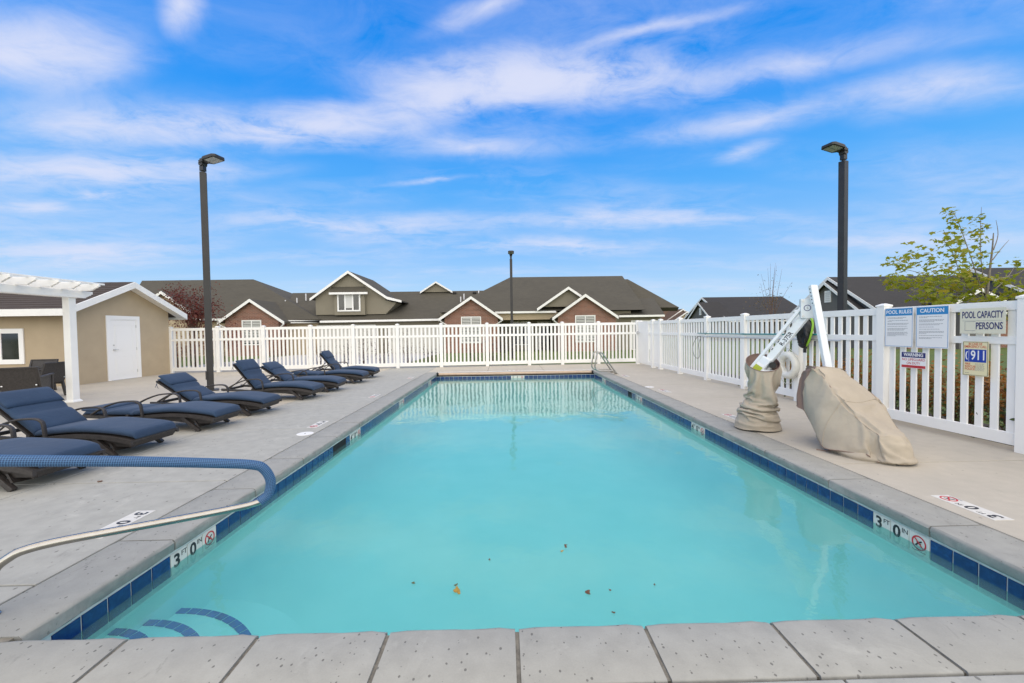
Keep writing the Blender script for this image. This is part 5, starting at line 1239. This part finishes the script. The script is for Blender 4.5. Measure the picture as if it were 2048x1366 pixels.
def bluehead(y0, y1, title, label, paras):
    t, fr, w, h = sign(y0, y1, 1.155, 1.73, label)
    plate(fr, .012, h-.115, w-.012, h-.012, .0006, .0012, 'header', 'signblue', t)
    text(fr, title, w/2, h-.062, .075, 'signwhite', t, n=.0016, bold=.018, width=w*(.88 if len(title) > 8 else .72), name='lettering')
    border(fr, t, w, h, .010, .005, 'signborder', .0013)
    v = h-.145; rows = []
    for p_ in paras:
        for a, b in p_: rows.append((v, a, b)); v -= .0135
        v -= .016
    lines(fr, t, .045, w-.05, rows, rr_)
    for u in (.014, w-.014):
        for v in (.014, h-.006): annulus(fr, u, v, .0005, .004, .001, .003, 'screw', 'alu', t, 8)
P1 = [[(0, .85), (0, .7)], [(.05, .95), (0, .2)], [(0, .97), (0, .9)], [(0, .9)], [(0, .93), (.0, .8), (0, .75)], [(0, .9), (0, .95), (0, .8), (0, .9), (0, .4)]]
P2 = [[(0, .9), (0, .35)], [(0, .97), (0, .95), (0, .6)], [(0, .95), (0, .8)], [(0, .6)], [(0, .8)], [(0, .97), (0, .97), (0, .3)], [(0, .95)], [(0, .9), (0, .5)]]
bluehead(6.12, 5.70, 'POOL RULES', 'white POOL RULES sign with blue header on the picket fence', P1)
bluehead(5.665, 5.245, 'CAUTION', 'white CAUTION sign with blue header beside the pool rules', P2)
t, fr, w, h = sign(5.86, 5.525, .862, 1.09, 'small WARNING NO LIFEGUARD ON DUTY sign with navy header and red foot')
plate(fr, .004, h-.078, w-.004, h-.004, .0006, .0012, 'header', 'navyink', t); text(fr, 'WARNING', w/2, h-.041, .066, 'signwhite', t, n=.0016, bold=.02, width=w*.80)
text(fr, 'NO LIFEGUARD', w/2, h-.108, .050, 'redink', t, n=.001, bold=.004, width=w*.93); text(fr, 'ON DUTY', w/2, h-.160, .050, 'redink', t, n=.001, bold=.004, width=w*.55)
plate(fr, .004, .004, w-.004, .040, .0006, .0012, 'footer', 'redink', t); lines(fr, t, .02, w-.02, [(.02, 0, 1)], rr_, .003)
t, fr, w, h = sign(5.12, 4.655, 1.36, 1.672, 'cream POOL CAPACITY PERSONS sign with raised navy letters', 'signcream', .070)
text(fr, 'POOL CAPACITY', w/2, h*.73, .118, 'navyink', t, n=.002, bold=.012, width=w*.90); text(fr, 'PERSONS', w*.655, h*.29, .118, 'navyink', t, n=.002, bold=.012, width=w*.57)
MB().prism([fr.p(.03, h*.505, .0008), fr.p(w-.03, h*.505, .0008), fr.p(w-.03, h*.512, .0008), fr.p(.03, h*.512, .0008)], fr.N*.0006).build('rule', 'greyink', t)
m_ = MB()
for a, b, c, d in ((.055, .035, w*.36, .039), (.055, h*.47, w*.36, h*.48), (.055, .039, .058, h*.47)): m_.prism([fr.p(a, b, .0008), fr.p(c, b, .0008), fr.p(c, d, .0008), fr.p(a, d, .0008)], fr.N*.0006)
m_.build('number_slot', 'greyink', t)
t, fr, w, h = sign(5.085, 4.815, .835, 1.262, 'cream emergency sign with blue 911 panel and red lettering', 'signyellow')
border(fr, t, w, h, .006, .004, 'blackink'); text(fr, 'IN CASE OF', w*.5, h*.925, .040, 'orangeink', t, n=.001, bold=.012, width=w*.52); text(fr, 'EMERGENCY CALL', w*.5, h*.845, .042, 'orangeink', t, n=.001, bold=.012, width=w*.86)
plate(fr, .022, h*.40, w-.022, h*.77, .0006, .0012, 'panel_911', 'royal', t); text(fr, '911', w*.62, h*.585, .165, 'signwhite', t, n=.0016, bold=.012, width=w*.52)
m_ = MB(); m_.prism([fr.p(w*.245, h*.42, .0014), fr.p(w*.255, h*.42, .0014), fr.p(w*.255, h*.75, .0014), fr.p(w*.245, h*.75, .0014)], fr.N*.0004); m_.build('divider', 'signwhite', t)
pts = [(w*.20+.0, h*.70), (w*.155, h*.68), (w*.135, h*.585), (w*.155, h*.49), (w*.20, h*.47)]; stroke(fr, pts, .012, .0014, 'phone_symbol', 'signwhite', t)
for k, s in enumerate(('FIRE', 'RESCUE', 'POLICE')): text(fr, s, w*.09, h*(.34-.075*k), .036, 'orangeink', t, n=.001, bold=.012, align='LEFT', sx=.92)
lines(fr, t, w*.50, w-.03, [(h*(.35-.032*k), 0, .95-.1*(k % 2)) for k in range(7)], rr_, .004); lines(fr, t, .03, .07, [(h*.07, 0, 1)], rr_, .005)

# ================================================================== TREES AND SHRUBS
def leaf_poly(kind):
    if kind == 'maple': return [(0, 0), (.30, .10), (.62, -.02), (.5, .28), (.70, .55), (.32, .55), (0, 1.0), (-.32, .55), (-.70, .55), (-.5, .28), (-.62, -.02), (-.30, .10)]
    return [(0, 0), (.28, .35), (.22, .7), (0, 1), (-.22, .7), (-.28, .35)]
def leaves(pts, size, kind, rng_, droop=.4):
    base = leaf_poly(kind); m_ = MB(); V = []; Fc = []
    for p in pts:
        s = size*rng_.uniform(.65, 1.25); yaw = rng_.uniform(0, 2*math.pi); pit = rng_.normal(-droop, .5); rol = rng_.normal(0, .5)
        Mx = Matrix.Rotation(yaw, 3, 'Z')@Matrix.Rotation(pit, 3, 'X')@Matrix.Rotation(rol, 3, 'Y'); k = len(V); fl = rng_.uniform(.1, .35)
        for (a, b) in base: q = Mx@Vector((a*s, b*s, -abs(a)*fl*s)); V.append((q.x+p[0], q.y+p[1], q.z+p[2]))
        Fc.append(tuple(range(k, k+len(base))))
    m_.v = V; m_.f = Fc; return m_
def branch(m_, pts, r0, r1): P = smoothpath(pts, 4); m_.tube(P, list(np.linspace(r0, r1, len(P))), 6)
# maple behind the signs
TY = 8.2; tr = thing('maple_tree', tuple(np.append(atY(1974, 770, TY)[:2], OUT)), 'young maple tree with yellow green leaves behind the signed fence', 'tree')
def tp(x, y, dy=0): return atY(x, y, TY+dy)
bt = tp(1974, 770); m_ = MB(); branch(m_, [(bt[0], TY, OUT), tp(1973, 700), tp(1972, 620), tp(1977, 560), tp(1984, 505), tp(1987, 466)], .042, .008)
m_.build('trunk', 'bark', tr, smooth=60)
BRS = [([(1972, 610), (1955, 555), (1935, 495), (1917, 445), (1905, 422)], .2), ([(1973, 600), (1962, 520), (1961, 460), (1963, 414)], -.1), ([(1970, 615), (1905, 580), (1845, 548), (1790, 535)], .3),
       ([(1972, 625), (1880, 598), (1800, 572), (1772, 560)], -.4), ([(1976, 590), (2005, 565), (2022, 545), (2034, 522)], .3), ([(1974, 615), (2010, 592), (2032, 580)], -.4), ([(1987, 500), (1996, 470), (1992, 440)], .1),
       ([(1985, 520), (2002, 498), (2018, 480)], .2), ([(1975, 605), (1950, 590), (1925, 560), (1905, 505), (1885, 478)], -.3), ([(1973, 620), (2040, 600), (2075, 560)], .3), ([(1980, 560), (2040, 545), (2090, 500)], .0), ([(1972, 630), (1920, 612), (1885, 606)], .5)]
m_ = MB()
for b, dy in BRS: branch(m_, [tp(x, y, dy*i/len(b)) for i, (x, y) in enumerate(b)], .011, .003)
m_.build('branches', 'bark', tr, smooth=60)
CLU = [(1892, 424, 9, 11), (1905, 441, 9, 12), (1898, 416, 6, 7), (1918, 440, 8, 8), (1952, 433, 9, 10), (1972, 455, 7, 6), (1888, 475, 13, 20), (1902, 482, 12, 20), (1912, 462, 9, 11), (1953, 455, 9, 12), (1935, 470, 11, 15), (1960, 478, 11, 15), (1920, 500, 15, 24), (1943, 498, 12, 16), (1905, 500, 10, 12), (1925, 525, 16, 24), (1950, 525, 12, 14), (1910, 540, 13, 16), (1936, 545, 13, 16), (1966, 510, 9, 9),
       (1795, 512, 8, 10), (1838, 500, 12, 18), (1785, 525, 9, 12), (1806, 530, 11, 14), (1825, 518, 12, 16), (1850, 516, 11, 14), (1864, 532, 13, 18), (1840, 540, 12, 16), (1885, 543, 11, 14), (1802, 548, 9, 10),
       (1785, 560, 11, 20), (1812, 566, 14, 26), (1838, 562, 14, 28), (1862, 574, 15, 30), (1885, 562, 15, 28), (1848, 586, 13, 22), (1872, 596, 15, 32), (1894, 602, 14, 28), (1908, 562, 13, 26), (1932, 556, 13, 24), (1950, 578, 12, 20), (1915, 580, 13, 22), (1885, 614, 12, 22), (1962, 560, 10, 14), (1985, 556, 9, 10), (2004, 564, 11, 18), (2022, 552, 11, 12), (2034, 526, 10, 12), (2046, 532, 9, 10), (2042, 592, 15, 28), (2022, 598, 13, 24), (2060, 575, 18, 30), (1990, 598, 11, 18), (1968, 604, 11, 16), (1942, 606, 13, 20), (2075, 540, 18, 26), (2090, 500, 16, 20), (2010, 588, 11, 14), (1925, 615, 12, 18), (1960, 630, 14, 20), (2000, 625, 14, 20)]
pts = []
for (x, y, r, n) in CLU:
    dy = rng.uniform(-.7, .7); c = tp(x, y, dy); s = r*(TY+dy)/F
    for _ in range(int(n*(1.2 if y < 555 else 1.7))): q = rng.normal(0, 1, 3); pts.append((c[0]+q[0]*s*.75, c[1]+q[1]*s, c[2]+q[2]*s*.62))
leaves(pts, .078, 'maple', rng, .5).build('crown', 'maple', tr, fix=False)
# sparse sapling
sp_ = thing('sapling', tuple(np.append(atY(1543, 640, 22)[:2], OUT)), 'thin nearly bare sapling with a few dry leaves behind the fence', 'tree')
b0_ = atY(1543, 640, 22); m_ = MB(); lp = []
for k in range(11):
    tx, ty = 1543+rng.normal(0, 17), 525+abs(rng.normal(0, 28)); p0, p1 = np.array([b0_[0]+rng.normal(0, .05), 22, .2]), atY(tx, ty, 22+rng.normal(0, .5)); md = p0*.5+p1*.5+np.array([(p1[0]-p0[0])*-.22, 0, .2])
    branch(m_, [p0, md, p1], .016, .003)
    for _ in range(9):
        t_ = rng.uniform(.45, 1); q = p0*(1-t_)+p1*t_+rng.normal(0, .10, 3); lp.append(q)
m_.tube([(b0_[0], 22, OUT), (b0_[0], 22, .4)], .03, 7)
m_.build('trunk', 'twig', sp_, smooth=60)
for _ in range(170): q = atY(1535+rng.normal(0, 20), 608+rng.normal(0, 14), 22+rng.normal(0, .4)); lp.append(q)
leaves(lp, .075, 'oval', rng, .5).build('crown', 'dryleaf', sp_, fix=False)
# red leaved tree beyond the pool house
rt_ = thing('red_tree', tuple(np.append(atY(392, 640, 22)[:2], OUT)), 'dense dark red leaved tree between the pool house and the far house', 'tree')
cb = atY(390, 640, 22); m_ = MB(); branch(m_, [(cb[0], 22, OUT), (cb[0]+.05, 22, 1.0), (cb[0], 22.1, 1.9)], .08, .05)
tips = []
for k in range(22):
    tx, ty = 385+rng.uniform(-48, 42), 640-rng.uniform(5, 62)*(1 if abs(rng.normal()) < 1 else .6); q = atY(tx, ty, 22+rng.normal(0, .6)); branch(m_, [(cb[0], 22, 1.0+rng.uniform(0, .6)), (np.array([cb[0], 22, 1.9])*.5+q*.5), q], .025, .006); tips.append(q)
m_.build('trunk', 'twig', rt_, smooth=60)
lp = []
for k in range(4200):
    if k % 3: c = tips[rng.integers(len(tips))]; lp.append(c+rng.normal(0, 1, 3)*np.array([.24, .35, .22]))
    else: q = atY(390+rng.normal(0, 30), 636+rng.normal(0, 13), 22+rng.normal(0, .5)); lp.append(q)
leaves(lp, .10, 'oval', rng, .4).build('crown', 'redleaf', rt_, fix=False)
for i, (px, w_) in enumerate(((440, 45), (352, 30))):
    sh_ = thing('red_shrub', tuple(np.append(atY(px, 655, 20.5)[:2], OUT)), ('dark red shrub in front of the left brick gable', 'dark red shrub against the pool house wall behind the fence')[i], 'shrub'); c = atY(px, 655, 20.5); m_ = MB(); lp = []
    for k in range(14):
        q = np.array([c[0]+rng.normal(0, w_/F*20.5*.5), 20.5+rng.normal(0, .4), rng.uniform(.6, 1.75)]); branch(m_, [(c[0]+rng.normal(0, .1), 20.5, OUT), (c[0]*.5+q[0]*.5, 20.5, .5), q], .014, .004)
        for _ in range(90): lp.append(q+rng.normal(0, 1, 3)*np.array([.20, .25, .24]))
    m_.build('stems', 'twig', sh_); leaves(lp, .085, 'oval', rng, .3).build('foliage', 'redleaf', sh_, fix=False)
# dark twiggy shrubs just outside the far fence
SB = [(300, 1.3, 'by the pool house corner'), (388, 1.45, 'behind the foot of the lamp post'), (432, 1.1, 'left of the left brick gable'), (548, 1.35, 'below the right end of the left brick gable'), (640, 1.5, 'in front of the first garage door'), (690, 1.6, 'before the middle of the first garage door'), (725, 1.75, 'between the two garage doors'), (765, 1.75, 'at the edge of the second garage door'), (815, 1.7, 'in front of the second garage door'), (862, 1.25, 'at the end of the driveway'), (945, 1.1, 'below the middle brick gable, with red tips'), (985, 1.5, 'left of the distant lamp post'), (1005, 1.7, 'right by the distant lamp post')]
for px, hgt, where in SB:
    Y = 18.0+rng.uniform(-.1, .3); c = atY(px, 690, Y); t = thing('bare_shrub', (c[0], Y, OUT), 'dark twiggy shrub outside the picket fence '+where, 'shrub', 'twiggy shrubs along the far fence'); m_ = MB(); lp = []
    for k in range(10):
        q = np.array([c[0]+rng.normal(0, .26), Y+rng.normal(0, .12), OUT+hgt*rng.uniform(.6, 1.05)]); branch(m_, [(c[0]+rng.normal(0, .05), Y, OUT), (c[0]*.6+q[0]*.4, Y, OUT+hgt*.45), q], .010, .003)
        for _ in range(34): t_ = rng.uniform(.25, 1.0); lp.append(np.array([c[0], Y, OUT])*(1-t_)+q*t_+rng.normal(0, 1, 3)*np.array([.08, .08, .07]))
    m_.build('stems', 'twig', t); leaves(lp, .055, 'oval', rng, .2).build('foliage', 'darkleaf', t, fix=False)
# autumn hedge shrubs outside the signed fence
HB = [(3.3, 'past the emergency sign'), (4.3, 'below the pool capacity sign'), (5.2, 'below the emergency sign'), (6.0, 'below the warning sign'), (6.9, 'behind the draped lift seat'), (7.9, 'behind the life ring'), (8.9, 'beyond the life ring'), (10.2, 'behind the teal pole')]
for y, where in HB:
    c = np.array([rx(y)+.85+rng.uniform(-.1, .15), y+rng.uniform(-.1, .1), OUT]); hgt = .98 if y < 9 else .8; t = thing('barberry_shrub', tuple(c), 'bushy orange and green autumn shrub outside the fence '+where, 'shrub', 'autumn hedge shrubs'); m_ = MB(); l1, l2 = [], []
    for k in range(26):
        a = rng.uniform(0, 2*math.pi); q = c+np.array([math.cos(a)*rng.uniform(.1, .5), math.sin(a)*rng.uniform(.1, .58), hgt*rng.uniform(.45, 1.0)]); branch(m_, [c+np.array([0, 0, 0]), c*.5+q*.5+np.array([0, 0, .08]), q], .009, .003)
        for _ in range(52):
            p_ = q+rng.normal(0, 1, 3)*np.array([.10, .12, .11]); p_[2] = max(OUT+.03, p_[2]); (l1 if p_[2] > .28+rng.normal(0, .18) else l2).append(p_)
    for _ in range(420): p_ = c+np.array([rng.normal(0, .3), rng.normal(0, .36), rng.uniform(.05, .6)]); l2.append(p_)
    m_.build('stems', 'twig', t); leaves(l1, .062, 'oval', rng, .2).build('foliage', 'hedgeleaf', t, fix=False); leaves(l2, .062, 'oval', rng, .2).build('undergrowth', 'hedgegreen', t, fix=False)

# ================================================================== FLOATING LEAVES AND LITTER
LV = [(914, 1183, .034, 'leafyellow', 'yellow leaf floating on the pool, the largest one'), (912, 1171, .014, 'leafolive', 'small olive leaf scrap floating just behind the yellow leaf'), (827, 1167, .014, 'leafolive', 'tiny olive leaf scrap floating to the pool step side of the yellow leaf'),
      (1176, 1186, .024, 'leafbrown', 'curled brown leaf floating near the front edge of the pool'), (1131, 1093, .024, 'leafbrown', 'long thin brown leaf floating in the middle of the pool'), (1124, 1103, .014, 'leafyellow', 'small yellow leaf scrap floating beside the long brown leaf'), (979, 1120, .011, 'leafbrown', 'tiny brown speck floating between the yellow and the long brown leaf'),
      (1220, 1181, .010, 'leafbrown', 'tiny brown speck floating just beyond the curled brown leaf'), (1309, 1170, .009, 'leafbrown', 'lone brown speck floating towards the three foot wall marker'), (1227, 1226, .011, 'leafbrown', 'tiny brown scrap floating close to the front coping')]
for i, (px, py, s, mt, lab) in enumerate(LV):
    c = G(px, py, ZW+.004); rn = random.Random(i); a = rn.uniform(0, 6); m_ = MB(); top = []
    n = 14
    for k in range(n):
        q = 2*math.pi*k/n; r = s*(1+.25*math.sin(3*q+i)+.15*math.sin(5*q))*(1 if i not in (4,) else (1 if abs(math.cos(q)) > .5 else .45)); x, y = r*math.cos(q), r*.62*math.sin(q); top.append((c[0]+x*math.cos(a)-y*math.sin(a), c[1]+x*math.sin(a)+y*math.cos(a), c[2]+.003+.25*s*abs(math.sin(q*1.5+i))))
    m_.prism(top, (0, 0, -.0015)); o = m_.build('floating_leaf', mt); tag(o, lab, 'leaf', 'leaves floating on the pool')
for i, (px, py, lab) in enumerate(((200, 964, 'small orange brown leaf lying on the deck joint by the loungers'), (1212, 747.5, 'dry leaf scrap lying on the coping by the grab rails'))[:1]):
    c = G(px, py); m_ = MB(); m_.prism([(c[0]+.022*math.cos(2*math.pi*k/9)*(1+.3*math.sin(3*k)), c[1]+.016*math.sin(2*math.pi*k/9), .004+.008*abs(math.sin(k))) for k in range(9)], (0, 0, -.002)); tag(m_.build('fallen_leaf', 'leafbrown'), lab, 'leaf')
